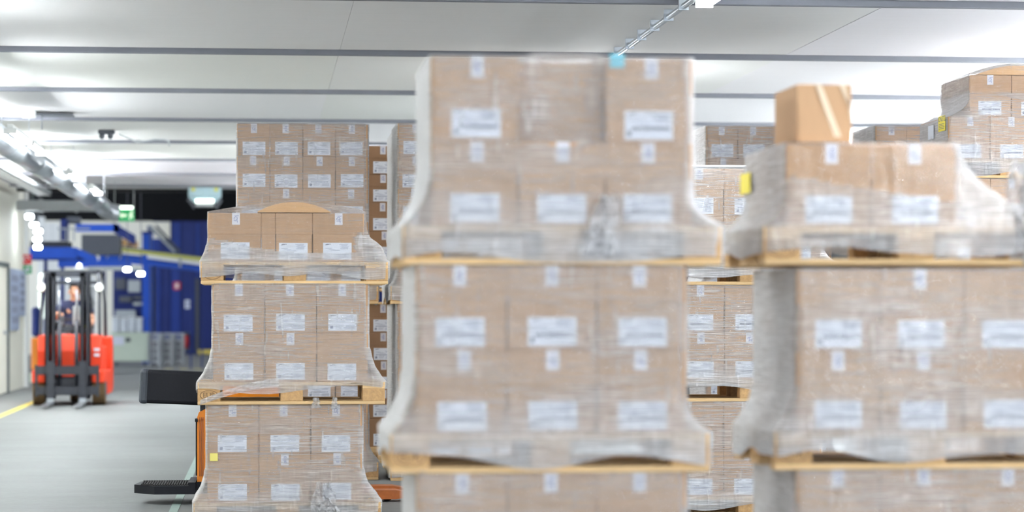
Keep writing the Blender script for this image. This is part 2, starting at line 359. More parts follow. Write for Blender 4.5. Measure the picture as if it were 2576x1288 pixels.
# centre row along the conduit
HG = 0.50
for k, y in enumerate((-3.5, -0.5, 2.5, 5.5, 8.0, 10.6, 20.6, 24.4, 28.0, 31.6, 35.2)):
    luminaire(3.02, y, CEIL - HG, 1.5, 'twin tube lamp of the centre ceiling row, %s from the front' % ORD[k], 'centre lamp row', hang=HG)
luminaire(2.99, 14.6, CEIL - 0.10, 1.5, 'twin tube ceiling lamp beside the conduit at the top picture edge', 'centre lamp row')
for k, y in enumerate((-3.5, -0.5, 2.5, 5.5, 8.5, 11.8, 15.2, 18.4, 21.6, 24.9, 28.4, 31.6)):
    luminaire(7.6, y, CEIL - HG, 1.5, 'twin tube lamp hanging over the right stacks, %s from the front' % ORD[k], 'right lamp row', hang=HG, tube='tube_bright' if y > 14 else 'tube')
for k, y in enumerate((12.0, 16.0, 20.0, 24.0, 28.0)):
    luminaire(11.8, y, CEIL - HG, 1.5, 'twin tube lamp far out on the right, %s from the front' % ORD[k], 'outer right lamp row', hang=HG, tube='tube_bright')
for k, y in enumerate((12.0, 15.0, 18.0, 21.0)):  # unseen lamps added to brighten the left wall
    luminaire(-3.75, y, CEIL - 0.4, 1.5, 'added unseen twin tube lamp along the left wall outside the picture, %s from the front' % ORD[k], 'added left wall lamp row', hang=0.4)
for k, y in enumerate((31.0, 34.0, 37.0, 40.0)):  # hidden lamps added to light the aisle, forklift and left wall
    luminaire(0.62, y, CEIL - HG, 1.5, 'added unseen tube lamp over the far aisle behind the tall stacks, %s from the front' % ORD[k], 'added far aisle lamp row', hang=HG, tube='tube')
for k, y in enumerate((-3.0, 1.5, 6.0, 10.5)):
    luminaire(-1.2, y, CEIL - HG, 1.5, 'twin tube lamp over the front aisle, %s from the front' % ORD[k], 'front lamp row', hang=HG)
for lb, x, y in (('between conduit and round duct', 0.0, 11.6), ('right of the centre conduit', 5.4, 11.2)):  # out-of-frame lamps added to brighten stack fronts and ceiling
    luminaire(x, y, CEIL - 0.12, 1.5, 'added unseen tube lamp just above the picture edge ' + lb, 'added lamps above the picture edge')
for k, y in enumerate((22.0, 26.0, 30.0, 33.6, 35.3, 37.0)):  # lamps hidden by the duct, added to brighten the cream wall
    luminaire(-2.97, y, 3.31, 1.5, 'added hidden tube lamp behind the round duct facing the cream wall, %s from the front' % ORD[k], 'added lamps behind the duct', hang=CEIL - 3.31, tube='tube_duct' if y > 33 else 'tube')
DX = (('front tube lamp on the round duct, cut by the picture edge', 16.5), ('tube lamp on the duct, second towards the far end', 19.6), ('bright tube lamp on the duct at the left edge', 22.8),
      ('bright tube lamp on the duct, middle of the visible row', 24.5), ('bright tube lamp on the duct closest to the exit sign', 29.5), ('last dim tube lamp hidden at the duct end', 33.2))
for lb, y in DX:
    luminaire(-2.38, y, 3.07, 1.5, lb, 'lamps along the duct', two=False, tube='tube')
# conduit with clips
e = empty('conduit', (2.92, 0, CEIL)); tag(e, 'pale grey conduit with clips running along the ceiling', 'conduit')
MB().tube([(0, y, -0.06) for y in (-5, 5, 15, 20, 30, 36)], 0.022, 8).build('pipe', 'galvanised', e, True)
for y in [14 + 0.62 * k for k in range(12)]:
    MB().box(-0.035, 0.035, y, y + 0.03, -0.085, -0.004).build('clip', 'galvanised', e)
# round duct with joints and elbow
e = empty('air_duct', (-2.66, 0, 3.12)); tag(e, 'round galvanised air duct running along the left ceiling', 'duct')
for k in range(10):
    y0 = 10 + 3 * k; MB().cyl((0, y0, 0), (0, y0 + 3, 0), 0.135, n=24).build('duct_section', 'galvanised', e, True)
    MB().cyl((0, y0 - 0.03, 0), (0, y0 + 0.03, 0), 0.145, n=24).build('joint_ring', 'galvanised', e, True)
el = [(0.0 + 0.25 * (1 - math.cos(t)), 40 + 0.25 * math.sin(t), -0.10 * math.sin(t)) for t in [k * math.pi / 12 for k in range(7)]]
MB().tube(el, 0.14, 20).build('elbow', 'galvanised', e, True)
for y in (14, 20, 26, 32, 38):
    for sx in (-1, 1): MB().box(sx * 0.142, sx * 0.15, y, y + 0.03, -0.05, 0.45).build('hanger', 'galvanised', e)
# cable tray above the left wall
e = empty('cable_tray', (-3.75, 0, 3.36)); tag(e, 'grey cable tray between the round duct and the cream wall', 'cable tray')
MB().box(-0.12, 0.12, 8, 41.5, 0, 0.02).box(-0.12, -0.11, 8, 41.5, 0, 0.08).box(0.11, 0.12, 8, 41.5, 0, 0.08).build('tray', 'grey_machine', e)
for k in range(3): MB().tube([(-0.07 + 0.06 * k, y, 0.035) for y in (8, 25, 41.5)], 0.02, 6).build('cable', 'grey_dark', e, True)
for y in (12, 18, 24, 30, 36, 41): MB().cyl((0.11, y, 0.02), (0.11, y, 0.21), 0.008, n=6).build('hanger_rod', 'grey_dark', e)
# cross duct at the end
p = P(98, 510, 42.6); q = P(255, 536, 42.6)
e = empty('cross_duct', (0, 42.2, 0)); tag(e, 'flat grey duct crossing left from the end of round duct', 'duct')
MB().rbox(-4.3, q.x, 0, 0.35, q.z, p.z, 0.02, 1).build('duct_body', 'grey_machine', e)
for x in (-4.0, -3.2): MB().cyl((x, 0.17, p.z), (x, 0.17, CEIL), 0.008, n=6).build('hanger_rod', 'grey_dark', e)
for x in (-3.9, -3.3): MB().box(x, x + 0.04, -0.02, 0.37, q.z - 0.02, p.z + 0.02).build('joint_flange', 'grey_machine', e)
# ceiling oddments
def emergency_light(px, py, Y, label):
    q = Q(px, py, Y); e = empty('emergency_light', (q.x, Y, CEIL - 0.11)); tag(e, label, 'lamp')
    MB().rbox(-0.1, 0.1, -0.05, 0.05, 0.06, 0.11, 0.008, 1).build('housing', 'grey_dark', e)
    for sx in (-0.05, 0.05): MB().cyl((sx, -0.02, 0.045), (sx, -0.07, 0.03), 0.03, 0.036, n=12).build('spotlight', 'grey_dark', e, True)
    return e
emergency_light(268, 340, 29.2, 'small dark twin spotlight mounted on the ceiling panel')
pts = [Q(270, 338, 29.4)]
cb = [(29.6, 300, 352), (30.2, 345, 356), (30.4, 390, 345), (30.5, 415, 337), (30.7, 424, 345), (30.8, 426, 358)]
tag(MB().tube([Vector((Q(px, py, y).x, y, CEIL - 0.02 - (0.05 if i in (1, 5) else 0))) for i, (y, px, py) in enumerate(cb)], 0.012, 6).build('ceiling_cable', 'grey_machine', None, True),
    'thin pale cable looping over the ceiling panels by the twin spotlight', 'cable')
q = Q(80, 290, 26.6)
e = empty('ceiling_bracket', (q.x, 26.4, CEIL - 0.1)); tag(e, 'small white junction box with grey plate under the left ceiling', 'bracket')
MB().rbox(-0.09, 0.06, -0.05, 0.05, 0.02, 0.1, 0.008, 1).build('junction_box', 'white_paint', e)
MB().box(-0.1, 0.45, 0.1, 0.4, 0.06, 0.075).build('plate', 'grey_dark', e)
MB().cyl((0.12, 0.1, 0.06), (0.12, 0.1, -0.1), 0.008, n=6).build('rod', 'grey_dark', e)
# exit sign
q = P(311, 542, 40.3)
e = empty('exit_sign', (q.x, q.y, q.z)); tag(e, 'green and white emergency exit sign hanging below the duct end', 'sign')
MB().rbox(-0.18, 0.18, -0.02, 0.02, -0.10, 0.10, 0.006, 1).build('panel', 'sign_lit', e)
MB().box(-0.175, -0.09, -0.026, -0.02, -0.09, 0.09).build('door_pictogram', 'sign_lit_white', e)
MB().prism([(-0.07, 0), (-0.02, 0.05), (-0.02, 0.022), (0.05, 0.022), (0.05, -0.022), (-0.02, -0.022), (-0.02, -0.05)], 'y', -0.026, -0.02).build('arrow_pictogram', 'sign_lit_white', e)
MB().prism([(0.09, -0.07), (0.115, -0.07), (0.125, -0.01), (0.15, -0.05), (0.165, -0.04), (0.14, 0.03), (0.165, 0.045), (0.155, 0.06), (0.12, 0.05), (0.10, 0.03), (0.085, 0.0), (0.105, -0.005)], 'y', -0.026, -0.02).cyl((0.135, -0.026, 0.075), (0.135, -0.02, 0.075), 0.015, n=10).build('running_figure', 'sign_lit_white', e)
MB().rbox(-0.13, 0.16, -0.04, 0.04, 0.105, 0.16, 0.015, 1).build('lamp_housing', 'lamp_soft', e)
for sx in (-0.15, 0.17): MB().cyl((sx, 0, 0.1), (sx, 0, CEIL - q.z), 0.006, n=6).build('hanger_rod', 'grey_machine', e)
for i, px in enumerate((222, 240, 262, 268)):
    p = P(px, 500, 41.0); tag(MB().cyl((0, 0, 0), (0, 0, CEIL - p.z), 0.008, n=6).build('hanger_rod', 'grey_machine', None, False, p),
        'thin hanging rod under the ceiling left of exit sign, %s from left' % ORD[i], 'rod', 'hanging rods')
# unit heater
q = P(517, 485, 42.5)
e = empty('unit_heater', (q.x, q.y - 0.4, q.z)); tag(e, 'pale blue ceiling unit with lit vent below a lamp', 'heater')
MB().rbox(-0.29, 0.29, -0.2, 0.2, -0.10, 0.13, 0.02, 1).build('casing', 'light_machine', e)
MB().prism([(-0.29, -0.1), (0.29, -0.1), (0.19, -0.2), (-0.19, -0.2)], 'y', -0.2, 0.2).build('hood', 'light_machine', e)
MB().box(-0.16, 0.16, -0.22, -0.2, -0.21, -0.14).build('lit_vent', 'lamp_soft', e)
MB().box(-0.16, 0.16, -0.2, 0.2, -0.27, -0.2).build('outlet', 'grey_machine', e)
for sx in (-1, 1):
    MB().prism([(sx * 0.28, -0.1), (sx * 0.31, -0.16), (sx * 0.2, -0.31), (sx * 0.17, -0.26)], 'y', -0.15, 0.15).build('louvre', 'grey_dark', e)
    MB().cyl((sx * 0.28, 0, 0.12), (sx * 0.28, 0, CEIL - q.z), 0.012, n=6).build('hanger_rod', 'grey_dark', e)
    MB().cyl((sx * 0.2, -0.205, 0.03), (sx * 0.2, -0.2, 0.03), 0.04, n=10).build('knob', 'belt_yellow', e)
MB().rbox(-0.06, 0.06, -0.24, -0.16, 0.17, 0.23, 0.02, 2).build('indicator_lamp', 'lamp_small', e)

# ================================================================== PALLETS, CARTONS, FILM
BOARD = {}
def board(w, d, h, mat):
    k = (w, d, h, mat)
    if k not in BOARD: BOARD[k] = MB().rbox(-w / 2, w / 2, -d / 2, d / 2, 0, h, 0.003, 1).mesh('board', mat)
    return BOARD[k]
sv, sf = text_geo('EUR', 0.045)
stm = MB(); stm._add([(v.x, 0, v.y) for v in sv], sf)
ov = [(0.058 * math.cos(t * math.pi / 16), 0.032 * math.sin(t * math.pi / 16)) for t in range(32)]
iv = [(u * 0.92, w * 0.9) for u, w in ov]
stm._add([(u, 0, w) for u, w in ov] + [(u, 0, w) for u, w in iv], [(i, (i + 1) % 32, 32 + (i + 1) % 32, 32 + i) for i in range(32)])
STAMP = stm.mesh('stamp', 'stamp')
def pallet(x, y, z, label, group, rz=0.0):
    """x,y = left front corner, 1200 side towards -Y"""
    e = empty('wooden_pallet', (x + 0.6, y + 0.4, z), rz); tag(e, label, 'pallet', group)
    for yy, d in ((-0.35, 0.1), (0, 0.145), (0.35, 0.1)): link('bottom_board', board(1.2, d, 0.022, 'wood'), e, (0, yy, 0))
    for i, xx in enumerate((-0.5275, 0, 0.5275)):
        for yy, d in ((-0.35, 0.1), (0, 0.145), (0.35, 0.1)):
            b = link('block', board(0.145, d, 0.078, 'wood_block'), e, (xx, yy, 0.022))
            if yy == -0.35 and i == 0: link('stamp', STAMP, b, (0, -d / 2 - 0.0012, 0.039))
        link('stringer_board', board(0.145, 0.8, 0.022, 'wood'), e, (xx, 0, 0.100))
    for yy, d in ((-0.3275, 0.145), (-0.1645, 0.1), (0, 0.145), (0.1645, 0.1), (0.3275, 0.145)):
        link('top_board', board(1.2, d, 0.022, 'wood'), e, (0, yy, 0.122))
    return e
# ---- carton pieces, shared
LW, LH = 0.184, 0.108
def label_mesh(style):
    r = random.Random(style * 11 + 3); m = MB().box(-LW / 2, LW / 2, -0.0006, 0.0006, 0, LH, 0)
    def ink(u0, u1, w0, w1, mat): m.box(-LW / 2 + u0 * LW, -LW / 2 + u1 * LW, -0.0009, -0.0005, w0 * LH, w1 * LH, mat)
    ink(0.08, 0.13, 0.86, 0.90, 1); ink(0.12, 0.2, 0.88, 0.93, 1); ink(0.2, 0.27, 0.9, 0.93, 1)       # logo
    for k in range(6):
        w = 0.9 - 0.055 * k; u = 0.62 + r.uniform(-0.06, 0.06); ink(u, 0.95 - r.uniform(0, 0.1), w, w + 0.022, 2)
    for k in range(3): ink(0.08 + 0.1 * k, 0.3 + 0.1 * k + r.uniform(0, 0.1), 0.66 - 0.06 * k, 0.68 - 0.06 * k, 2)
    if style == 0:                                                            # strong barcode strip
        u = 0.16
        while u < 0.94:
            w = r.choice((0.008, 0.014, 0.02)); ink(u, u + w, 0.33 + r.uniform(-.01, .01), 0.45, 1); u += w + r.choice((0.004, 0.008))
        ink(0.06, 0.13, 0.12, 0.3, 1)
    else:
        ink(0.07, 0.17, 0.12, 0.30, 2); ink(0.09, 0.12, 0.15, 0.2, 1); ink(0.13, 0.16, 0.22, 0.28, 1)
        for k in range(4): ink(0.6 + r.uniform(-.1, .05), 0.93, 0.12 + 0.06 * k, 0.145 + 0.06 * k, 2)
        for k in range(3): ink(0.25, 0.55 + r.uniform(-.1, .05), 0.16 + 0.08 * k, 0.18 + 0.08 * k, 2)
        if style == 2:
            for k in range(12): ink(0.12 + 0.065 * k, 0.17 + 0.065 * k, 0.40 + r.uniform(-.015, .015), 0.47, 2)
    return m.mesh('shipping_label', ['paper', 'ink', 'ink_light'])
LABELS = [label_mesh(i) for i in range(3)]
def tape_mesh(txt, w=0.05, h=0.075):
    m = MB().box(-w / 2, w / 2, -0.0008, 0.0008, -h, 0.001, 0).box(-w / 2, w / 2, -0.0008, 0.16, -0.0002, 0.0015, 0)
    tv, tf = text_geo(txt, 0.036)
    m._add([(-v.y, -0.0012, -v.x * 0.9 - h * 0.5) for v in tv], tf, 1)
    return m.mesh('tape', ['tape', 'ink_blue'])
TAPES = [tape_mesh('elle'), tape_mesh('-Fg'), tape_mesh('jGL')]
CART = {}
def carton_meshes(w, d, h, dark):
    k = (round(w, 3), round(d, 3), round(h, 3), dark)
    if k not in CART:
        mt = 'cardboard_dark' if dark else 'cardboard'
        CART[k] = (MB().rbox(-w / 2, w / 2, -d / 2, d / 2, 0, h - 0.002, 0.004, 1).mesh('carton', mt),
                   MB().rbox(-w / 2 - 0.002, w / 2 + 0.002, -d / 2 - 0.002, d / 2 + 0.002, h * 0.56, h, 0.004, 1).mesh('lid', mt))
    return CART[k]
def carton(x, y, z, w, d, h, label, group, style=0, lab=True, tape=True, dark=False, rz=None, dxl=0.0):
    """x,y = left front corner"""
    body, lid = carton_meshes(w, d, h, dark)
    o = link('cardboard_box', body, None, (x + w / 2, y + d / 2, z), R_.uniform(-0.006, 0.006) if rz is None else rz)
    tag(o, label, 'carton', group)
    link('lid', lid, o, (0, 0, 0))
    if lab: link('shipping_label', LABELS[style], o, (dxl + R_.uniform(-0.006, 0.006), -d / 2 - 0.0008, 0.012 + R_.uniform(-0.002, 0.004)))
    if tape: link('tape', R_.choice(TAPES), o, (R_.uniform(-0.01, 0.01), -d / 2 - 0.003, h))
    return o
ROWN = {1: ['single'], 2: ['top', 'bottom'], 3: ['top', 'middle', 'bottom'], 5: ['top', 'second', 'middle', 'fourth', 'bottom']}
COLN = {1: ['only'], 2: ['left', 'right'], 3: ['left', 'middle', 'right'], 4: ['leftmost', 'second', 'third', 'rightmost']}

def film(name, label, group, load, pal, zp, zt, skirt, haze=0.10, flare=(0.2, 0.2, 0.12, 0.12), seed=0, dome=None, hook=None, top=True, hz_low=0.4, rag=0.03, nside=30, hz_top=None):
    """load=(x0,x1,y0,y1), pal=same for the pallet, zp pallet top, zt load top, skirt = lower edge"""
    x0, x1, y0, y1 = load; X0, X1, YY0, YY1 = pal; off = 0.007
    def ringpts(l, r, f, bk, z):
        out = []; rr = 0.018
        cs = [(l, f), (r, f), (r, bk), (l, bk)]
        for i in range(4):
            a, b = Vector(cs[i]), Vector(cs[(i + 1) % 4]); d = (b - a); Ln = d.length; d /= Ln
            for k in range(nside):
                t = k / nside; t = t * t * (3 - 2 * t) * 0.35 + t * 0.65
                p = a + d * (rr + (Ln - 2 * rr) * t); out.append((p.x, p.y, z, i, t))
        return out
    zs = []
    for k in range(5): zs.append(('s', k / 4))
    n1 = 30
    for k in range(n1 + 1): zs.append(('b', k / n1))
    rings = []; hz = []
    for kind, u in zs:
        if kind == 's':
            z = skirt + (zp - skirt) * u
            rp = ringpts(X0 - off, X1 + off, YY0 - off, YY1 + off, z); h0 = hz_low * 1.1 + 0.06
        else:
            z = zp + 0.004 + (zt + 0.006 - zp - 0.004) * (u ** 1.15)
            g = []
            for fh in flare:
                q = (z - zp) / fh; g.append((1 - q) ** 2.2 if q < 1 else 0.0)
            rp = ringpts(x0 - off - (x0 - X0) * g[0], x1 + off + (X1 - x1) * g[1], y0 - off - (y0 - YY0) * g[2], y1 + off + (YY1 - y1) * g[3], z)
            q = min(1, (z - zp) / (max(flare) * 1.1)); h0 = haze + (hz_low - haze) * (1 - q) ** 1.5
            if hz_top is not None and z > zt - 0.16: h0 = hz_top
        ring = []
        for (x, y, zz, i, t) in rp:
            nv = noise.noise(Vector((x * 5 + seed * 3.1, y * 5, zz * 16))); n2 = noise.noise(Vector((x * 23 + seed, y * 23, zz * 9 + 7)))
            amp = 0.004 if kind == 'b' else 0.007
            if kind == 'b' and u < 0.4: amp = 0.012
            dd = amp * (0.6 * nv + 0.6 * n2 + 0.35)
            nx, ny = ((0, -1), (1, 0), (0, 1), (-1, 0))[i]
            if kind == 's' and u < 0.7: zz += rag * (1 - u) * 2 * noise.noise(Vector((x * 3 + seed * 2, y * 3, 5.5)))
            v = Vector((x + nx * dd, y + ny * dd, zz))
            hv = max(0.02, h0 * (1 + 0.5 * noise.noise(Vector((x * 2.5, y * 2.5 + seed, zz * 9)))))
            if i in (1, 3): hv = max(hv, 0.52 + 0.12 * noise.noise(Vector((y * 3, zz * 6, seed))))  # side faces whiter: grazing-view sheen put into the haze
            if hook: v, hv = hook(v, hv, i, t)
            ring.append(v); hz.append(hv)
        rings.append(ring)
    if top:
        base = rings[-1]; cx_, cy_ = (x0 + x1) / 2, (y0 + y1) / 2
        for k in (0.93, 0.75, 0.5, 0.25, 0.02):
            ring = []
            for v in base:
                x = cx_ + (v.x - cx_) * k; y = cy_ + (v.y - cy_) * k; z = zt + 0.007 + 0.004 * noise.noise(Vector((x * 6, y * 6, seed)))
                if dome: z = max(z, zt + 0.006 + dome(x, y))
                w = Vector((x, y, z)); hv = haze * 0.8
                if hook: w, hv = hook(w, hv, 4, 0)
                ring.append(w); hz.append(hv)
            rings.append(ring)
    n = len(rings[0]); fs = [(r * n + i, r * n + (i + 1) % n, (r + 1) * n + (i + 1) % n, (r + 1) * n + i) for r in range(len(rings) - 1) for i in range(n)]
    ox, oy = (x0 + x1) / 2, (y0 + y1) / 2
    me = bpy.data.meshes.new(name); me.from_pydata([(v.x - ox, v.y - oy, v.z - skirt) for r in rings for v in r], [], fs)
    me.materials.append(MATS['film']); me.polygons.foreach_set('use_smooth', [True] * len(fs))
    at = me.attributes.new('haze', 'FLOAT', 'POINT'); at.data.foreach_set('value', hz)
    o = link(name, me, None, (ox, oy, skirt)); tag(o, label, 'film', group); return o
def film_patch(fn, nu, nv, name, parent, haze, label=None, seed=0):
    """crumpled film scrap as a child or thing: fn(u,v) -> world point"""
    vs = [fn(i / nu, j / nv) for j in range(nv + 1) for i in range(nu + 1)]
    fs = [(j * (nu + 1) + i, j * (nu + 1) + i + 1, (j + 1) * (nu + 1) + i + 1, (j + 1) * (nu + 1) + i) for j in range(nv) for i in range(nu)]
    me = bpy.data.meshes.new(name); inv = parent.location.copy() if parent else Vector()
    me.from_pydata([tuple(Vector(v) - inv) for v in vs], [], fs); me.materials.append(MATS['film'])
    me.polygons.foreach_set('use_smooth', [True] * len(fs))
    at = me.attributes.new('haze', 'FLOAT', 'POINT'); at.data.foreach_set('value', [haze * (0.7 + 0.6 * R_.random()) for _ in vs])
    return link(name, me, parent)
def crumple(o, w, h, seed, dirx=0.0, amp=0.035):
    def fn(u, v):
        x = o[0] + (u - 0.5) * w * (0.55 + 0.45 * v) + dirx * v; z = o[2] - v * h
        a = noise.noise(Vector((u * 6 + seed, v * 5, 1.0))); b = noise.noise(Vector((u * 15, v * 12 + seed, 2.0))); g = noise.noise(Vector((u * 4, v * 4, seed + 9)))
        return (x + amp * 0.8 * g, o[1] - 0.02 - abs(a) * amp * 1.6 - abs(b) * amp, z + amp * 0.8 * b)
    return fn

def depth_for(px, scale):
    zc = F / scale; return P(px, HZ, zc).y
def load(desc, lev, Y, pl, pp, z0, ncol, nrow, bw, bh, skirt=0.03, haze=0.10, style=0, skip=(), back=(), dark=False, wrap=True, tape=True, seed=0, pale=None, box_y=0.012, **kw):
    """one pallet load: pl / pp are the pixel columns of load left and pallet left edges at the front plane Y"""
    xl = Q(pl, 0, Y).x; xp = Q(pp, 0, Y).x; d = 0.388
    g = 'cartons on the %s pallet of the %s' % (lev, desc)
    pallet(xp, Y, z0, 'wooden pallet under the %s load of the %s' % (lev, desc), 'wooden pallets')
    zp = z0 + 0.144; pw = bw + 0.006; rn = ROWN[nrow]; cn = COLN[ncol]
    for r in range(nrow):
        for c in range(ncol):
            if (r, c) in skip: continue
            z = zp + (nrow - 1 - r) * bh
            rowt = '' if nrow == 1 else rn[r] + ' row '
            carton(xl + c * pw + 0.003, Y + box_y + R_.uniform(0, 0.003), z, bw, d, bh - 0.001, '%s%s carton, %s pallet, %s' % (rowt, cn[c], lev, desc), g, style, True, tape and R_.random() < 0.85, dark)
    for (r, c) in back:
        z = zp + (nrow - 1 - r) * bh
        carton(xl + c * pw + 0.003, Y + box_y + d + 0.008, z, bw, d, bh - 0.001, 'rear %s row %s carton, %s pallet, %s' % (rn[r], cn[c], lev, desc), g, style, False, False, dark)
    zt = zp + nrow * bh
    L4 = (xl, xl + ncol * pw, Y + box_y - 0.002, Y + box_y + 2 * d + 0.008); P4 = (xp, xp + 1.2, Y, Y + 0.8)
    f = None
    if wrap:
        f = film('stretch_film', 'clear stretch film around the %s load of the %s' % (lev, desc), 'stretch films', L4, P4, zp, zt, z0 + skirt, haze=haze, seed=seed, **kw)
    return L4, P4, zp, zt, f

# ---------------------------------------------------------------- leftmost stack (in focus)
YL = depth_for(730, 391); dL = 'leftmost stack'
BL = [(r, c) for r in range(2) for c in (0, 2)]
L1 = load(dL, 'lower', YL, 520, 487, 0.0, 3, 2, 0.326, 0.315, style=1, seed=1, back=BL, haze=0.24, hz_low=0.34, flare=(0.26, 0.26, 0.1, 0.1), skirt=0.05)
L2 = load(dL, 'middle', YL - 0.01, 535, 497, 0.775, 3, 2, 0.326, 0.315, style=1, seed=2, back=BL, haze=0.24, hz_low=0.34, flare=(0.26, 0.26, 0.1, 0.1), skirt=0.10)
# upper load of the leftmost stack: one row with a filler piece, bowed sheet on top
z3 = 1.55
def dome3(xc, w, hgt):
    return lambda x, y: hgt * max(0.0, 1 - ((x - xc) / w) ** 2) if abs(x - xc) < w else 0.0
xl3 = Q(524, 0, YL).x; xr3 = Q(916, 0, YL).x; xp3 = Q(505, 0, YL).x
pallet(xp3, YL - 0.005, z3, 'wooden pallet under the upper load of the leftmost stack', 'wooden pallets')
for i, (pa, pb, nm) in enumerate(((524, 656, 'left'), (658, 692, 'narrow second'), (694, 785, 'third'), (787, 915, 'right'))):
    xa, xb = Q(pa, 0, YL).x, Q(pb, 0, YL).x
    for bk in (0, 1):
        carton(xa, YL + 0.012 + bk * 0.39, z3 + 0.144, xb - xa, 0.385, 0.312, '%s%s carton in the single row on top of the leftmost stack' % ('rear ' if bk else '', nm), 'cartons on the upper pallet of the leftmost stack', 1, i != 1 and not bk, i in (0, 3) and not bk, rz=0.0)
xm = Q(737, 0, YL).x
zt3 = z3 + 0.144 + 0.312
sh = MB(); N = 16; xa, xb = Q(648, 0, YL).x, Q(832, 0, YL).x
arc = [(xa + (xb - xa) * k / N, 0.012 + 0.062 * (1 - ((k / N - 0.5) * 2) ** 2)) for k in range(N + 1)]
sh.prism([(x - xm, z) for x, z in arc] + [(xb - xm, 0.006), (xa - xm, 0.006)], 'y', 0, 0.7)
tag(sh.build('cardboard_sheet', 'cardboard_pale', None, False, (xm, YL + 0.03, zt3)), 'bowed cardboard sheet lying on top of the leftmost stack under film', 'cardboard sheet')
def hookL3(v, h, i, t):
    zz = v.z - (z3 + 0.144)
    edge = 0.16 - 0.10 * max(0, min(1, (v.x - xl3) / 0.45)) + 0.03 * noise.noise(Vector((v.x * 4, 0, 3)))
    if i != 4 and zz < edge + (0.12 if v.x > xr3 - 0.06 else 0): h = 0.34 + 0.25 * noise.noise(Vector((v.x * 7, v.y, v.z * 22)))
    else: h = min(h, 0.05)
    if i == 4:
        k = 1 - min(1, abs(v.x - xm) / 0.53); v.z = max(v.z, zt3 + 0.01 + 0.085 * k ** 0.8 * (1 - 0.3 * abs(v.y - YL - 0.3)))
    elif zz > 0.30: v.z += 0.004
    if i == 1 and 0.02 < zz < 0.16: v.x += 0.05 * math.sin((zz - 0.02) / 0.14 * math.pi) * (0.6 + 0.8 * abs(noise.noise(Vector((v.y * 9, zz * 22, 0)))))
    return v, max(0.02, h)
film('stretch_film', 'clear loose stretch film draped over the upper load of the leftmost stack', 'stretch films', (xl3, xr3, YL + 0.008, YL + 0.79), (xp3, xp3 + 1.2, YL - 0.005, YL + 0.795), z3 + 0.144, zt3, z3 + 0.045, haze=0.06, hz_low=0.5, flare=(0.16, 0.3, 0.05, 0.05), seed=3, hook=hookL3, rag=0.03)
o = P(800, 1218, 15.25); film_patch(crumple((o.x + 0.03, YL - 0.005, o.z), 0.2, 0.24, 3.3, 0.03, 0.035), 22, 22, 'film_tail', L1[4], 0.34)
o = P(650, 955, 15.3); film_patch(lambda u, v: (o.x + 0.13 - 0.5 * u, YL - 0.03 - 0.02 * abs(noise.noise(Vector((u * 9, v * 5, 0)))), o.z + 0.01 - 0.02 * u - 0.12 * u ** 1.6 - v * (0.06 - 0.03 * u)), 20, 6, 'film_tail', L2[4], 0.4)
for px, w in ((795, 0.06), (842, 0.05)):
    o = P(px, 1000, 15.3); film_patch(crumple((o.x, YL - 0.02, o.z), w, 0.07, px, 0.0, 0.02), 8, 8, 'film_tail', L2[4], 0.4)
def sticker(name, p, w, h, mat, label, ax='y', txt=None):
    m = MB(); m.box(-w / 2, w / 2, -0.0006, 0.0006, -h / 2, h / 2, 0)
    if txt:
        tv, tf = text_geo(txt, w * 0.3); m._add([(v.x, -0.001, v.y + h * 0.28) for v in tv], tf, 1)
        for k in range(4): m.box(-w * 0.4, w * 0.38 - 0.01 * (k % 2), -0.001, -0.0007, -h * 0.05 - k * h * 0.1, -h * 0.02 - k * h * 0.1, 1)
    o = m.build(name, [mat, 'ink'], None, False, p)
    if ax == 'x': o.rotation_euler = (0, 0, -math.pi / 2)
    tag(o, label, 'sticker'); return o
q = Q(538, 1150, YL); sticker('sticker', (q.x, YL - 0.004, q.z), 0.05, 0.05, 'sticker_pale', 'small pale yellow sticker at the left edge of the leftmost stack')

# ---------------------------------------------------------------- large blurred centre stack
YM = depth_for(1390, 674); dM = 'blurred centre stack'
BM = [(r, 0) for r in range(2)]
load(dM, 'lower', YM, 1048, 1000, 0.0, 3, 2, 0.333, 0.314, seed=5, haze=0.24, skirt=0.02, back=BM)
M2 = load(dM, 'middle', YM, 1047, 982, 0.770, 3, 2, 0.333, 0.314, seed=6, haze=0.24, skirt=0.045, hz_low=0.34, flare=(0.22, 0.12, 0.1, 0.1), back=BM)
xM3 = Q(1085, 0, YM).x; zM3 = 1.547 + 0.144 + 0.628
def hookM(v, h, i, t):
    a = (v.x - xM3 - 0.335) / 0.34
    if 0 < a < 1 and v.z > zM3 - 0.335:
        dz = (zM3 - v.z) / 0.335; half = 0.5 - 0.28 * max(0, min(1, dz)); k = max(0, 1 - abs(a - 0.5) / half)
        k = min(1, k * 2.2); k = k * k * (3 - 2 * k)
        if i == 0: v.y += 0.035 * k * (1 - 0.5 * dz); h = 0.24 + 0.16 * math.exp(-((k - 0.5) / 0.3) ** 2)
        if i == 4 and v.y < YM + 0.4: v.z += 0.018 * k; h = 0.25
    if i in (1, 3): h *= 1.3
    return v, h
M3 = load(dM, 'upper', YM, 1085, 1013, 1.547, 3, 2, 0.322, 0.314, seed=7, haze=0.24, skirt=0.03, hz_low=0.34, flare=(0.22, 0.13, 0.1, 0.1), skip=((0, 1),), back=BM + [(0, 2)], hook=hookM)
carton(xM3 + 0.331, YM + 0.10, 1.547 + 0.144 + 0.314, 0.322, 0.388, 0.305, 'unlabelled carton set back in the top row of the blurred centre stack', 'cartons on the upper pallet of the blurred centre stack', 0, False, False)
o = Q(1530, 560, YM); film_patch(crumple((o.x, YM - 0.012, o.z + 0.10), 0.14, 0.22, 4.1, -0.05, 0.03), 18, 18, 'film_tail', M3[4], 0.5)
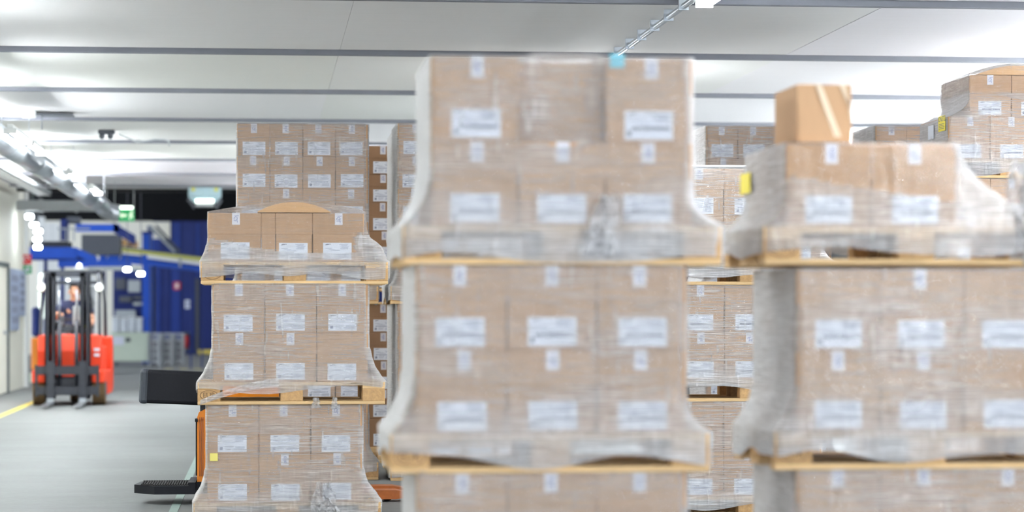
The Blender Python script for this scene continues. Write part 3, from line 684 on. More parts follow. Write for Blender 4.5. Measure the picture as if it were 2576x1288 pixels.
q = Q(1553, 153, YM); sticker('sticker', (q.x, YM + 0.006, q.z), 0.055, 0.05, 'sticker_cyan', 'light blue sticker on top edge of the blurred centre stack')
# ---------------------------------------------------------------- large blurred right stack
YR = depth_for(2125, 652); dR = 'blurred right stack'
load(dR, 'lower', YR, 2005, 1950, 0.0, 3, 2, 0.326, 0.314, seed=9, haze=0.25, skirt=0.02, back=BM)
R2 = load(dR, 'middle', YR, 2005, 1950, 0.762, 3, 2, 0.326, 0.314, seed=10, haze=0.25, skirt=0.05, hz_low=0.34, flare=(0.2, 0.2, 0.1, 0.1), back=BM)
xR3 = Q(1982, 0, YR).x; xR3r = xR3 + 0.666
def hookR(v, h, i, t):
    zz = v.z - 1.70
    line = 0.20 - 0.11 * max(0, min(1, (v.x - xR3) / 0.66))
    if i == 0 and v.x < xR3r:
        h = 0.30 if zz < line else 0.03
        if zz >= line: h += 0.10 * max(0, noise.noise(Vector(((v.x + v.z) * 9, 0, 4))))
    if i == 3: h = 0.35
    if v.x > xR3r + 0.02: h = 0.42
    return v, h
R3 = load(dR, 'upper', YR, 1982, 1922, 1.553, 2, 1, 0.327, 0.322, seed=11, haze=0.1, skirt=0.06, hz_low=0.34, flare=(0.14, 0.36, 0.05, 0.05), back=((0, 0), (0, 1)), hook=hookR)
# film bunched at the right end of the upper pallet
o = Q(2560, 420, YR); film_patch(crumple((o.x, YR + 0.05, o.z + 0.02), 0.12, 0.40, 8.7, 0.05, 0.06), 18, 22, 'film_tail', R3[4], 0.35)
q = Q(1985, 460, YR)
sticker('sticker', (xR3 - 0.02, YR + 0.72, Q(1876, 462, YR + 0.72).z), 0.20, 0.085, 'sticker_yellow', 'yellow sticker on the left side of the blurred right stack', 'x')
# loose carton on top
xb0, xb1 = Q(2004, 0, YR + 0.08).x, Q(2142, 0, YR + 0.08).x; zb = R3[3] + 0.012
hb = Q(2060, 212, YR + 0.08).z - zb
e = MB().rbox(-(xb1 - xb0) / 2, (xb1 - xb0) / 2, -0.2, 0.2, 0, hb, 0.004, 1).build('cardboard_box', 'cardboard', None, False, ((xb0 + xb1) / 2, YR + 0.28, zb))
tag(e, 'single loose brown carton standing on top of the blurred right stack', 'carton')
MB().box(-(xb1 - xb0) / 2 + 0.01, (xb1 - xb0) / 2, -0.203, -0.2, 0.0, hb * 0.52).build('front_flap', 'cardboard', e)
MB().box(-0.02, 0.02, -0.202, 0.2, hb, hb + 0.001).build('tape', 'tape', e)
tp = MB(); tp._add([(-0.035, -0.2045, hb), (-0.012, -0.2045, hb), (0.068, -0.2045, 0.02), (0.04, -0.2045, 0.02), (-0.035, -0.2035, hb), (-0.012, -0.2035, hb), (0.068, -0.2035, 0.02), (0.04, -0.2035, 0.02)], [(0, 1, 2, 3), (4, 7, 6, 5), (0, 4, 5, 1), (1, 5, 6, 2), (2, 6, 7, 3), (3, 7, 4, 0)])
tp.build('film_strip', 'strip_pale', e)
tp = MB(); tp._add([(0.06, -0.2045, hb), (0.085, -0.2045, hb), (0.105, -0.2045, hb * 0.3), (0.105, -0.2045, hb * 0.55), (0.06, -0.2035, hb), (0.085, -0.2035, hb), (0.105, -0.2035, hb * 0.3), (0.105, -0.2035, hb * 0.55)], [(0, 1, 2, 3), (4, 7, 6, 5), (0, 4, 5, 1), (1, 5, 6, 2), (2, 6, 7, 3), (3, 7, 4, 0)])
tp.build('film_strip', 'strip_pale', e)
# ---------------------------------------------------------------- sharp stack between the two blurred ones
YD = depth_for(1800, 379); dD = 'sharp stack between the blurred stacks'
for i, (lev, z) in enumerate((('lower', 0.0), ('middle', 0.775), ('upper', 1.55))):
    r = load(dD, lev, YD, 1697 + (2 if i == 1 else 0), 1660 + (4 if i else 0), z, 3, 2, 0.326, 0.315, style=0 if i == 1 else 2, seed=13 + i, haze=0.25, skirt=0.075, hz_low=0.34, back=BM, flare=(0.12, 0.12, 0.05, 0.05))
zt = r[3]; tag(MB().rbox(0, 1.0, 0, 0.78, 0, 0.014, 0.004, 1).build('foam_sheet', 'foam_white', None, False, (r[0][0], r[0][2], zt + 0.008)), 'thin white sheet on top of the sharp stack between blurred stacks', 'sheet')
# ---------------------------------------------------------------- far row of tall stacks
def tall(desc, px, pp, scale, seed, rear=(0,), zadd=0.0):
    Y = depth_for(px, scale); bk = [(r, c) for r in range(5) for c in rear]
    load(desc, 'lower', Y, px, pp, 0.0, 4, 5, 0.260, 0.2585, style=2, seed=seed, haze=0.16, skirt=0.03, hz_low=0.34, flare=(0.18, 0.18, 0.06, 0.06), back=bk)
    return Y, load(desc, 'upper', Y, px, pp, 1.4365, 4, 5, 0.260, 0.2640 + zadd, style=2, seed=seed + 1, haze=0.24, skirt=0.02, hz_low=0.34, flare=(0.14, 0.14, 0.06, 0.06), back=bk)
tall('tall stack behind the leftmost stack', 596, 580, 310, 20, rear=())
YC, _ = tall('tall stack left behind the centre stack', 1001, 983, 310, 22)
tall('far stack left of the loose carton', 1778, 1756, 300, 24, zadd=0.006)
tall('far stack right of the loose carton', 2203, 2180, 300, 26, zadd=0.006)
# unwrapped stack in the gap, shade put into its darker cardboard
YBk = depth_for(950, 277)
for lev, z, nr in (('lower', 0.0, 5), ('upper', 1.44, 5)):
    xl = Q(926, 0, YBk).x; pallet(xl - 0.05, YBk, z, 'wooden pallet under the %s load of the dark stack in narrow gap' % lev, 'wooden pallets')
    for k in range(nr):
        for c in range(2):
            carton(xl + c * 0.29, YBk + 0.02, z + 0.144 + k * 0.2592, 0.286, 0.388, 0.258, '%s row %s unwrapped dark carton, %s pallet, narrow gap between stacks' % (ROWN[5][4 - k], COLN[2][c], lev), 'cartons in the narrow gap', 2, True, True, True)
# second stack behind the one left of centre
load('stack hidden behind tall centre stack', 'lower', YC + 0.95, 988, 975, 0.0, 4, 5, 0.26, 0.2585, style=2, seed=30, haze=0.14, skip=[(r, c) for r in range(5) for c in (1, 2, 3)], back=[(r, 0) for r in range(5)])
load('stack hidden behind tall centre stack', 'upper', YC + 0.95, 988, 975, 1.4365, 4, 5, 0.26, 0.262, style=2, seed=31, haze=0.14, skip=[(r, c) for r in range(5) for c in (1, 2, 3)], back=[(r, 0) for r in range(5)])
# ---------------------------------------------------------------- highest stack, top right
YG = depth_for(2480, 322); dG = 'highest stack at far right'
for lev, z in (('lower', 0.0), ('second', 0.806), ('third', 1.612)):
    load(dG, lev, YG, 2387, 2350, z, 3, 2, 0.330, 0.328, seed=33, haze=0.18, back=BM, hz_low=0.34)
xG = Q(2387, 0, YG).x; zG = 2.418
pallet(Q(2350, 0, YG).x, YG, zG, 'wooden pallet under the top load of the highest stack at far right', 'wooden pallets')
for c in range(3): carton(xG + c * 0.336, YG + 0.012, zG + 0.144, 0.33, 0.388, 0.333, 'lower row %s carton, top pallet, highest stack at far right' % COLN[3][c], 'cartons on the top pallet of the highest stack', 0)
carton(xG, YG + 0.41, zG + 0.144, 0.33, 0.388, 0.333, 'rear lower row left carton, top pallet, highest stack at far right', 'cartons on the top pallet of the highest stack', 0, False, False)
xg2 = Q(2441, 0, YG).x
for c in range(2):
    for bk in (0, 1):
        carton(xg2 + c * 0.336, YG + 0.012 + bk * 0.396, zG + 0.478, 0.33, 0.388, 0.326, '%s carton crowning the highest stack at far right%s' % (('left', 'right')[c], ', rear' if bk else ''), 'cartons on the top pallet of the highest stack', 0, not bk, not bk)
ztG = zG + 0.478 + 0.326
arc = [(0.02 + 0.64 * k / N, 0.012 + 0.07 * (1 - ((k / N - 0.5) * 2) ** 2)) for k in range(N + 1)]
sh = MB(); sh.prism(arc + [(0.66, 0.006), (0.02, 0.006)], 'y', 0, 0.7)
tag(sh.build('cardboard_sheet', 'cardboard_pale', None, False, (xg2 + 0.06, YG + 0.03, ztG)), 'bowed cardboard sheet crowning the highest stack at far right', 'cardboard sheet')
def hookG(v, h, i, t):
    zz = v.z - (zG + 0.478)
    if i == 3 or v.x < xg2:
        if zz > 0: v.x = max(v.x, xg2 - 0.008 - 0.16 * max(0, 1 - zz / 0.14) ** 2)
    if zz > 0.2 and i != 4: h = 0.05
    if i == 3: h = max(0.22 if zz > 0.18 else 0.5, min(h, 0.5))
    return v, h
film('stretch_film', 'clear stretch film around the top load of the highest stack at far right', 'stretch films', (xG, xG + 1.01, YG + 0.01, YG + 0.8), (Q(2350, 0, YG).x, Q(2350, 0, YG).x + 1.2, YG, YG + 0.8), zG + 0.144, ztG, zG + 0.03, haze=0.25, hz_low=0.34, seed=40, hook=hookG,
     dome=lambda x, y: 0.09 * max(0, 1 - ((x - xg2 - 0.4) / 0.42) ** 2))
q = Q(2374, 311, YG + 0.15); sticker('sticker', (xG - 0.016, YG + 0.14, q.z), 0.19, 0.12, 'sticker_yellow', 'bright yellow sticker on left side of the highest stack', 'x', 'IONSTZ')
q = Q(2345, 325, YG + 0.5); sticker('sticker', (xG - 0.016, YG + 0.45, q.z - 0.03), 0.16, 0.11, 'paper', 'white paper sticker beside the bright yellow sticker on highest stack', 'x')

# ================================================================== ORANGE TRUCK BEHIND THE LEFTMOST STACK
q = P(497, 1265, 17.1); e = empty('pallet_truck', (q.x, q.y - 0.1, 0)); tag(e, 'orange stand-on pallet truck with black step and backrest behind leftmost stack', 'pallet truck')
st = MB(); st.prism([(-0.45, 0.12), (-0.30, -0.05), (-0.01, -0.05), (-0.01, 0.5), (-0.30, 0.5), (-0.42, 0.42)], 'z', 0.075, 0.135).build('step', 'black_plastic', e)
rib = MB()
for k in range(22): rib.box(-0.40 + 0.018 * k, -0.392 + 0.018 * k, -0.02 if k > 4 else 0.08, 0.47, 0.135, 0.142)
for k in range(14): rib.box(-0.40, -0.015, 0.0 + 0.034 * k, 0.006 + 0.034 * k, 0.135, 0.141)
rib.build('step_mat', 'dark_rubber', e)
MB().box(-0.06, -0.01, -0.055, 0.5, 0.08, 0.16).build('step_hinge', 'black_plastic', e)
bd = MB(); bd.prism([(0.0, 0.16), (0.58, 0.16), (0.58, 0.86), (0.20, 0.86), (0.10, 0.70), (0.012, 0.655), (0.0, 0.62)], 'y', 0.0, 0.72).build('body', 'orange', e)
MB().box(0.585, 0.60, 0.0, 0.72, 0.2, 0.95).build('fork_backplate', 'orange', e)
MB().rbox(0.22, 0.56, 0.02, 0.70, 0.86, 0.89, 0.01, 1).build('battery_cover', 'grey_dark', e)
MB().prism([(-0.03, 0.10), (0.04, 0.03), (0.60, 0.03), (0.60, 0.16), (0.0, 0.16)], 'y', -0.01, 0.73).build('skirt', 'black_plastic', e)
MB().box(-0.012, 0.0, 0.05, 0.66, 0.2, 0.6).build('knee_pad', 'dark_rubber', e)
for k in range(3): MB().box(0.015 + 0.012 * k, 0.021 + 0.012 * k, -0.004, 0.0, 0.2, 0.62).build('panel_groove', 'fork_orange', e)
MB().cyl((-0.015, -0.01, 0.60), (0.004, -0.01, 0.60), 0.012, n=8).build('stop_button', 'black_plastic', e)
M = Matrix.Rotation(0.045, 4, 'Y')
MB().rbox(-0.44, 0.05, -0.02, 0.16, 0.705, 0.945, 0.025, 3, M=M).build('backrest', 'black_plastic', e, False)
MB().rbox(-0.446, -0.375, -0.024, 0.164, 0.70, 0.95, 0.027, 3, M=M).build('backrest_cap', 'grey_band', e, False)
MB().rbox(0.02, 0.09, 0.03, 0.12, 0.62, 0.80, 0.01, 1).build('backrest_post', 'black_steel', e)
for yy in (0.06, 0.50):
    f_ = MB(); f_.prism([(0.58, 0.02), (0.58, 0.085), (1.42, 0.085), (1.55, 0.06), (1.55, 0.035), (1.42, 0.02)], 'y', yy, yy + 0.17).build('fork', 'fork_orange', e)
    MB().cyl((1.36, yy + 0.05, 0.04), (1.36, yy + 0.12, 0.04), 0.04, n=12).build('load_wheel', 'dark_rubber', e, True)
for yy in (0.1, 0.58): MB().cyl((0.22, yy, 0.08), (0.22, yy + 0.07, 0.08), 0.08, n=16).build('drive_wheel', 'dark_rubber', e, True)

# ================================================================== FORKLIFT AND DRIVER
q = P(171, 1021, 34.8); fk = empty('forklift', (q.x, q.y + 0.35, 0)); tag(fk, 'red forklift with black mast driving towards the camera in the aisle', 'forklift')
for sx in (-1, 1):
    w = MB(); w.cyl((sx * 0.34, 0, 0.23), (sx * 0.52, 0, 0.23), 0.23, n=28).build('front_wheel', 'tyre', fk)
    o = MB().cyl((sx * 0.515, 0, 0.23), (sx * 0.53, 0, 0.23), 0.12, n=20).build('wheel_hub', 'grey_dark', fk)
    for a, b in ((0.255, 0.325), (0.175, 0.24)):
        r = MB(); yo = -0.42 if a > 0.2 else -0.40
        r.box(sx * a, sx * b, yo, yo + 0.02, 0.1, 1.95).box(sx * b, sx * (b - 0.02), yo, yo + 0.14, 0.1, 1.95).box(sx * a, sx * (a + 0.02), yo, yo + 0.14, 0.1, 1.95).build('mast_rail', 'black_steel', fk)
    MB().cyl((sx * 0.125, -0.34, 0.2), (sx * 0.125, -0.34, 1.25), 0.032, n=12).build('lift_cylinder', 'black_steel', fk, True)
    MB().cyl((sx * 0.125, -0.34, 1.25), (sx * 0.125, -0.34, 1.7), 0.016, n=10).build('piston_rod', 'steel', fk, True)
    f_ = MB().box(sx * 0.175, sx * 0.285, -0.60, -0.55, 0.05, 0.66).build('fork_shank', 'black_steel', fk)
    MB().prism([(-0.55, 0.03), (-0.55, 0.075), (-1.55, 0.05), (-1.62, 0.04), (-1.62, 0.03)], 'x', sx * 0.175, sx * 0.285).build('fork_blade', 'steel', f_)
    MB().box(sx * 0.18, sx * 0.28, -0.64, -0.60, 0.055, 0.12).build('fork_heel', 'steel', f_)
    MB().box(sx * 0.42, sx * 0.46, -0.54, -0.49, 0.14, 0.60).build('carriage_upright', 'black_steel', fk)
    MB().rbox(sx * 0.33 if sx > 0 else -0.53, 0.53 if sx > 0 else -0.33, -0.26, 0.34, 0.33, 0.52, 0.03, 2).build('fender', 'red_paint', fk, False)
    # guard posts
    MB().tube([(sx * 0.43, -0.02, 0.5), (sx * 0.43, 0.02, 1.0), (sx * 0.41, 0.2, 1.85), (sx * 0.39, 0.32, 1.96)], 0.024, 8).build('guard_post', 'black_steel', fk, True)
    MB().tube([(sx * 0.43, 1.45, 0.6), (sx * 0.42, 1.38, 1.5), (sx * 0.39, 1.25, 1.95)], 0.026, 8).build('guard_post', 'black_steel', fk, True)
    hl = MB().sphere((sx * 0.42, 0.08, 1.73), (0.065, 0.05, 0.065)).build('headlamp', 'white_paint', fk, True)
    MB().cyl((sx * 0.42, 0.02, 1.73), (sx * 0.42, 0.035, 1.73), 0.045, n=14).build('lens', 'lamp_soft', hl, True)
    MB().box(sx * 0.40, sx * 0.45, 0.08, 0.16, 1.66, 1.69).build('lamp_bracket', 'black_steel', fk)
    MB().rbox(sx * 0.30 if sx > 0 else -0.54, 0.54 if sx > 0 else -0.30, 0.32, 1.35, 0.14, 0.50, 0.03, 2).build('side_frame', 'red_paint', fk)
    MB().tube([(sx * 0.30, -0.2, 1.3), (sx * 0.34, -0.15, 1.5), (sx * 0.28, -0.25, 1.75)], 0.012, 6).build('hydraulic_hose', 'dark_rubber', fk, True)
for z0, z1, nm in ((0.46, 0.59, 'carriage_bar'), (0.17, 0.29, 'carriage_bar')): MB().box(-0.46, 0.46, -0.55, -0.50, z0, z1).build(nm, 'black_steel', fk)
MB().box(-0.32, 0.32, -0.40, -0.34, 1.88, 1.95).build('mast_crossbar', 'black_steel', fk)
MB().box(-0.24, 0.24, -0.36, -0.30, 0.30, 0.38).build('mast_crossbar', 'black_steel', fk)
MB().box(-0.24, 0.24, -0.33, -0.30, 1.10, 1.16).build('mast_crossbar', 'black_steel', fk)
MB().prism([(-0.10, 0.40), (-0.14, 0.80), (-0.06, 1.02), (0.22, 1.04), (0.24, 0.42)], 'x', -0.46, 0.46).build('front_cowl', 'red_paint', fk)
MB().box(-0.34, 0.34, -0.18, -0.08, 0.15, 0.42).build('axle_housing', 'black_steel', fk)
MB().box(-0.44, 0.44, 0.22, 1.0, 0.40, 0.47).build('floor_plate', 'dark_rubber', fk)
MB().rbox(-0.46, 0.46, 0.72, 1.3, 0.45, 0.86, 0.04, 2).build('battery_hood', 'red_paint', fk)
cwt = MB(); cwt.prism([(1.2, 0.16), (1.2, 0.98), (1.45, 1.0), (1.62, 0.85), (1.68, 0.5), (1.64, 0.2)], 'x', -0.53, 0.53).build('counterweight', 'red_paint', fk)
MB().cyl((-0.1, 1.4, 0.18), (0.1, 1.4, 0.18), 0.18, n=20).build('rear_wheel', 'tyre', fk, True)
MB().rbox(-0.25, 0.25, 0.74, 1.2, 0.84, 0.95, 0.04, 2).build('seat', 'dark_rubber', fk)
MB().rbox(-0.24, 0.24, 1.14, 1.26, 0.92, 1.50, 0.05, 2).build('seat_back', 'grey_dark', fk)
rf = MB()
for x in (-0.39, 0.39): rf.box(x - 0.025, x + 0.025, 0.30, 1.27, 1.94, 1.99)
for y in (0.30, 1.24): rf.box(-0.41, 0.41, y, y + 0.05, 1.94, 1.99)
rf.build('guard_roof', 'black_steel', fk)
for k in range(6): MB().box(-0.39, 0.39, 0.42 + 0.14 * k, 0.445 + 0.14 * k, 1.95, 1.985).build('roof_bar', 'black_steel', fk)
MB().box(-0.38, 0.38, 0.22, 0.26, 1.78, 1.83).build('guard_front_bar', 'black_steel', fk)
bc = MB().cyl((0.11, 0.36, 1.99), (0.11, 0.36, 2.03), 0.075, n=14).build('beacon_base', 'grey_machine', fk, True)
MB().sphere((0.11, 0.36, 2.05), (0.045, 0.045, 0.05)).build('beacon', 'white_paint', bc, True)
MB().cyl((-0.05, 0.30, 1.84), (-0.05, 0.27, 1.84), 0.022, n=10).build('work_lamp', 'lamp_small', fk)
MB().rbox(0.03, 0.17, 0.14, 0.17, 1.18, 1.46, 0.01, 1).build('terminal_screen', 'grey_machine', fk)
MB().cyl((0.1, 0.16, 1.02), (0.1, 0.16, 1.2), 0.015, n=8).build('terminal_post', 'black_steel', fk)
MB().box(0.28, 0.40, 0.1, 0.112, 1.05, 1.75).build('wind_screen', 'clear_screen', fk)
sw = MB(); C0 = Vector((-0.06, 0.36, 1.17)); T = Matrix.Rotation(-0.6, 3, 'X')
sw.tube([C0 + T @ Vector((0.165 * math.cos(t * math.pi / 12), 0.165 * math.sin(t * math.pi / 12), 0)) for t in range(25)], 0.014, 6)
sw.cyl(C0 + T @ Vector((-0.16, 0, 0)), C0 + T @ Vector((0.16, 0, 0)), 0.012, n=6).cyl(C0, C0 + T @ Vector((0, 0, -0.3)), 0.03, n=8)
sw.build('steering_wheel', 'dark_rubber', fk, True)
MB().cyl(C0 + T @ Vector((-0.13, 0.08, 0.0)), C0 + T @ Vector((-0.13, 0.08, 0.07)), 0.02, n=8).build('steering_knob', 'dark_rubber', fk, True)
for k, x in enumerate((0.2, 0.26, 0.32)):
    l = MB().cyl((x, 0.2, 1.02), (x, 0.26, 1.14), 0.008, n=6).build('lever', 'steel', fk, True); MB().sphere((x, 0.26, 1.15), 0.018, 8, 6).build('lever_knob', 'sticker_yellow' if k == 0 else 'dark_rubber', l, True)
for zz in (0.72, 0.80): MB().box(0.36, 0.44, -0.145, -0.135, zz, zz + 0.04).build('decal', 'paper', fk)

# driver: one skinned figure, clothing as children
def skinned(name, mat, chain, parent=None, sub=2, root=0):
    vs = [Vector(c[0]) for c in chain]; ed = [(c[2], i) for i, c in enumerate(chain) if c[2] is not None]
    me = bpy.data.meshes.new(name); me.from_pydata(vs, ed, []); me.materials.append(MATS[mat])
    o = link(name, me, parent)
    md = o.modifiers.new('skin', 'SKIN'); md.use_smooth_shade = True
    if not me.skin_vertices: 
        bm = bmesh.new(); bm.from_mesh(me); bm.verts.layers.skin.verify(); bm.to_mesh(me); bm.free()
    for i, c in enumerate(chain):
        r = c[1]; sv = me.skin_vertices[0].data[i]; sv.radius = (r, r) if isinstance(r, (int, float)) else r; sv.use_root = (i == root)
    o.modifiers.new('sub', 'SUBSURF').levels = sub; o.modifiers['sub'].render_levels = sub
    return o
q0 = fk.location
ch = [((0, 0.92, 0.98), (0.15, 0.11), None), ((0, 0.93, 1.15), (0.14, 0.105), 0), ((0, 0.92, 1.34), (0.165, 0.115), 1), ((0, 0.90, 1.47), (0.13, 0.09), 2), ((0, 0.875, 1.55), (0.055, 0.055), 3),
      ((0, 0.86, 1.60), (0.058, 0.07), 4), ((0, 0.85, 1.66), (0.073, 0.09), 5), ((0, 0.855, 1.73), (0.074, 0.095), 6), ((0, 0.86, 1.785), (0.05, 0.065), 7),
      ((-0.19, 0.89, 1.475), 0.062, 3), ((-0.27, 0.72, 1.28), 0.046, 9), ((-0.235, 0.56, 1.31), 0.038, 10), ((-0.19, 0.43, 1.34), 0.026, 11), ((-0.18, 0.38, 1.345), (0.038, 0.022), 12),
      ((0.19, 0.89, 1.475), 0.062, 3), ((0.28, 0.74, 1.24), 0.046, 14), ((0.27, 0.55, 1.18), 0.038, 15), ((0.26, 0.40, 1.19), 0.026, 16), ((0.26, 0.34, 1.19), (0.038, 0.022), 17),
      ((-0.11, 0.88, 0.98), 0.085, 0), ((-0.15, 0.50, 1.0), 0.065, 19), ((-0.15, 0.42, 0.58), 0.045, 20), ((-0.15, 0.32, 0.50), 0.04, 21),
      ((0.11, 0.88, 0.98), 0.085, 0), ((0.15, 0.50, 1.0), 0.065, 23), ((0.15, 0.42, 0.58), 0.045, 24), ((0.15, 0.32, 0.50), 0.04, 25)]
# fingers and thumbs rooted in the palms
for base, sx in ((13, -1), (18, 1)):
    bx, by, bz = ch[base][0]
    for k, (dx, L) in enumerate(((-0.027, 0.055), (-0.009, 0.065), (0.009, 0.062), (0.027, 0.048))):
        ch.append(((bx + dx, by - L * 0.6, bz + 0.006), 0.009, base)); j = len(ch) - 1
        ch.append(((bx + dx, by - L * 0.8, bz - 0.028), 0.008, j))
    ch.append(((bx - sx * 0.045, by - 0.005, bz - 0.005), 0.010, base)); j = len(ch) - 1
    ch.append(((bx - sx * 0.05, by - 0.035, bz - 0.03), 0.008, j))
drv = skinned('person', 'skin', ch); drv.location = q0
tag(drv, 'person in a dark navy shirt driving the red forklift, hand on steering wheel', 'person')
skinned('shirt', 'navy_cloth', [((0, 0.92, 0.96), (0.17, 0.125), None), ((0, 0.93, 1.15), (0.16, 0.12), 0), ((0, 0.92, 1.34), (0.185, 0.13), 1), ((0, 0.90, 1.475), (0.14, 0.10), 2), ((0, 0.885, 1.515), (0.075, 0.075), 3),
      ((-0.195, 0.89, 1.475), 0.078, 3), ((-0.25, 0.76, 1.34), 0.066, 5), ((0.195, 0.89, 1.475), 0.078, 3), ((0.255, 0.78, 1.31), 0.066, 7)], drv)
skinned('trousers', 'trouser_cloth', [((0, 0.92, 0.98), (0.165, 0.12), None), ((-0.11, 0.86, 0.98), 0.10, 0), ((-0.15, 0.50, 1.0), 0.08, 1), ((-0.15, 0.42, 0.60), 0.062, 2), ((0.11, 0.86, 0.98), 0.10, 0), ((0.15, 0.50, 1.0), 0.08, 4), ((0.15, 0.42, 0.60), 0.062, 5)], drv)
hr = MB(); hr.sphere((0, 0.885, 1.745), (0.086, 0.098, 0.095), 20, 12); hr.sphere((0, 0.80, 1.80), (0.066, 0.05, 0.03), 14, 8); hr.build('hair', 'hair', drv, True)
for sx in (-1, 1):
    MB().sphere((sx * 0.03, 0.762, 1.688), (0.014, 0.008, 0.008), 8, 6).build('eye', 'eye', drv, True)
    MB().box(sx * 0.015, sx * 0.048, 0.757, 0.765, 1.708, 1.714).build('eyebrow', 'hair', drv)
    MB().sphere((sx * 0.078, 0.865, 1.67), (0.012, 0.02, 0.032), 8, 6).build('ear', 'skin', drv, True)
MB().prism([(0.765, 1.70), (0.735, 1.652), (0.765, 1.645)], 'x', -0.014, 0.014).build('nose', 'skin', drv)
MB().sphere((0, 0.772, 1.622), (0.026, 0.008, 0.008), 10, 6).build('mouth', 'lip', drv, True)
MB().prism([(-0.07, 1.52), (0, 1.44), (0.07, 1.52), (0.055, 1.535), (0, 1.47), (-0.055, 1.535)], 'y', 0.795, 0.81).build('collar', 'navy_cloth', drv)
for sx in (-1, 1): MB().rbox(sx * 0.15 - 0.045, sx * 0.15 + 0.045, 0.22, 0.46, 0.47, 0.545, 0.03, 2).build('shoe', 'dark_rubber', drv, True)

# ================================================================== LEFT WALL FITTINGS
def wall_sheet(ya, yb, za, zb, mat, label, cat='notice'):
    o = MB().box(0, 0.012, 0, yb - ya, 0, zb - za).build('wall_notice', mat, None, False, (WX + 0.032, ya, za)); tag(o, label, cat, 'notices on the left wall')
    for k in range(5):
        MB().box(0.012, 0.014, 0.1 * (yb - ya), 0.85 * (yb - ya) - 0.1 * (k % 2), (zb - za) * (0.12 + 0.17 * k), (zb - za) * (0.22 + 0.17 * k)).build('printed_block', 'ink_light', o)
    return o
wall_sheet(38.6, 40.1, 1.05, 2.08, 'poster', 'blue-grey notice on the door at the left picture edge')
wall_sheet(41.6, 43.0, 1.05, 2.12, 'poster', 'large blue-grey notice on the cream wall right of the door gap')
wall_sheet(43.1, 44.1, 1.3, 2.12, 'poster', 'smaller blue-grey notice at the end of the cream wall')
q = P(82, 656, 44.6)
e = empty('fire_sign', (q.x, 44.15, q.z)); tag(e, 'red square fire equipment sign at the end of the cream wall', 'sign')
MB().box(-0.09, 0.09, 0, 0.015, -0.09, 0.09).build('panel', 'red_deep', e)
MB().tube([(0.05 * math.cos(t * 0.5), -0.004, 0.05 * math.sin(t * 0.5)) for t in range(10)], 0.008, 5).build('hose_pictogram', 'paper', e)
q = P(84, 681, 44.6)
e = empty('first_aid_sign', (q.x, 44.15, q.z)); tag(e, 'green square first aid sign with white cross under the red sign', 'sign')
MB().box(-0.08, 0.08, 0, 0.015, -0.075, 0.075).build('panel', 'sign_green', e)
MB().box(-0.05, 0.05, -0.004, 0, -0.018, 0.018).box(-0.018, 0.018, -0.004, 0, -0.05, 0.05).build('white_cross', 'paper', e)
q = P(75, 479, 44.6); e = MB().rbox(-0.05, 0.05, 0, 0.1, -0.06, 0.06, 0.015, 1).build('alarm_bell', 'red_deep', None, False, (q.x, 44.1, q.z)); tag(e, 'small red alarm sounder high at the end of the cream wall', 'alarm')
q = P(76, 500, 44.6); e = MB().cyl((0, 0, 0), (0, 0, 0.9), 0.02, n=6).build('wall_pipe', 'green_dark', None, False, (P(91, 500, 44.7).x, 44.7, 2.9)); tag(e, 'dark vertical pipe behind the end of the cream wall', 'pipe')

# ================================================================== FAR HALL
def bx(name, px0, px1, py0, py1, Y, d, mat, parent=None, b=0.0):
    a, c = Q(px0, py1, Y), Q(px1, py0, Y); m = MB()
    (m.rbox(a.x, c.x, Y, Y + d, a.z, c.z, b, 1) if b else m.box(a.x, c.x, Y, Y + d, a.z, c.z))
    return m.build(name, mat, parent)
def beam(name, p0, p1, Y, h, d, mat, parent=None):
    a, c = Q(p0[0], p0[1], Y), Q(p1[0], p1[1], Y)
    return MB().prism([(a.x, a.z - h / 2), (c.x, c.z - h / 2), (c.x, c.z + h / 2), (a.x, a.z + h / 2)], 'y', Y, Y + d).build(name, mat, parent)
# orange machine left behind the wall end
e = empty('orange_cabinet', (0, 0, 0)); tag(e, 'orange cabinet on a cream plinth behind the cream wall end', 'cabinet')
bx('body', 78, 99, 850, 931, 47, 0.8, 'orange', e, 0.02); bx('plinth', 74, 101, 938, Q(80, 0, 47).y and 785 + H * F / 46.4, 46.9, 1.0, 'cream_green', e)
bx('top_cover', 79, 96, 772, 848, 47.1, 0.6, 'blue_navy', e, 0.05); bx('door', 81, 96, 858, 926, 46.96, 0.05, 'orange', e)
# white partition; doorway brightness put in as a glowing panel
e = empty('white_partition', (0, 0, 0)); tag(e, 'white partition panels standing behind the forklift', 'partition')
for i, (a, b) in enumerate(((95, 112), (113, 130), (131, 148), (149, 175), (176, 205), (206, 240))): bx('panel', a, b, (545, 560, 560, 694, 694, 694)[i], 898, 69, 0.15, 'white_paint', e)
bx('doorway_glow', 100, 110, 690, 800, 68.96, 0.05, 'lamp_soft', e)
# small lamps in the far hall
for i, (px, py) in enumerate(((74, 545), (86, 566), (96, 582), (94, 602), (95, 622), (320, 678), (354, 689))):
    Y = 42.8 if i < 5 else 46.5; q = Q(px, py, Y); e = empty('hall_lamp', (q.x, Y, q.z))
    tag(e, ('small bright lamp at the end of the cream wall, %s from the top' % ORD[i]) if i < 5 else 'small bright lamp under the far blue beam, %s of two' % ('left', 'right')[i - 5], 'lamp', 'small hall lamps')
    MB().rbox(-0.07, 0.07, -0.04, 0.04, -0.04, 0.04, 0.025, 2).build('diffuser', 'lamp_strong' if i < 5 else 'lamp_small', e, True); MB().box(-0.08, 0.08, -0.02, 0.06, 0.04, 0.07).build('housing', 'grey_dark', e)
    MB().cyl((0, 0.03, 0.07), (0, 0.03, (CEIL if i < 5 else 6.5) - q.z), 0.006, n=6).build('hanger_rod', 'grey_dark', e)
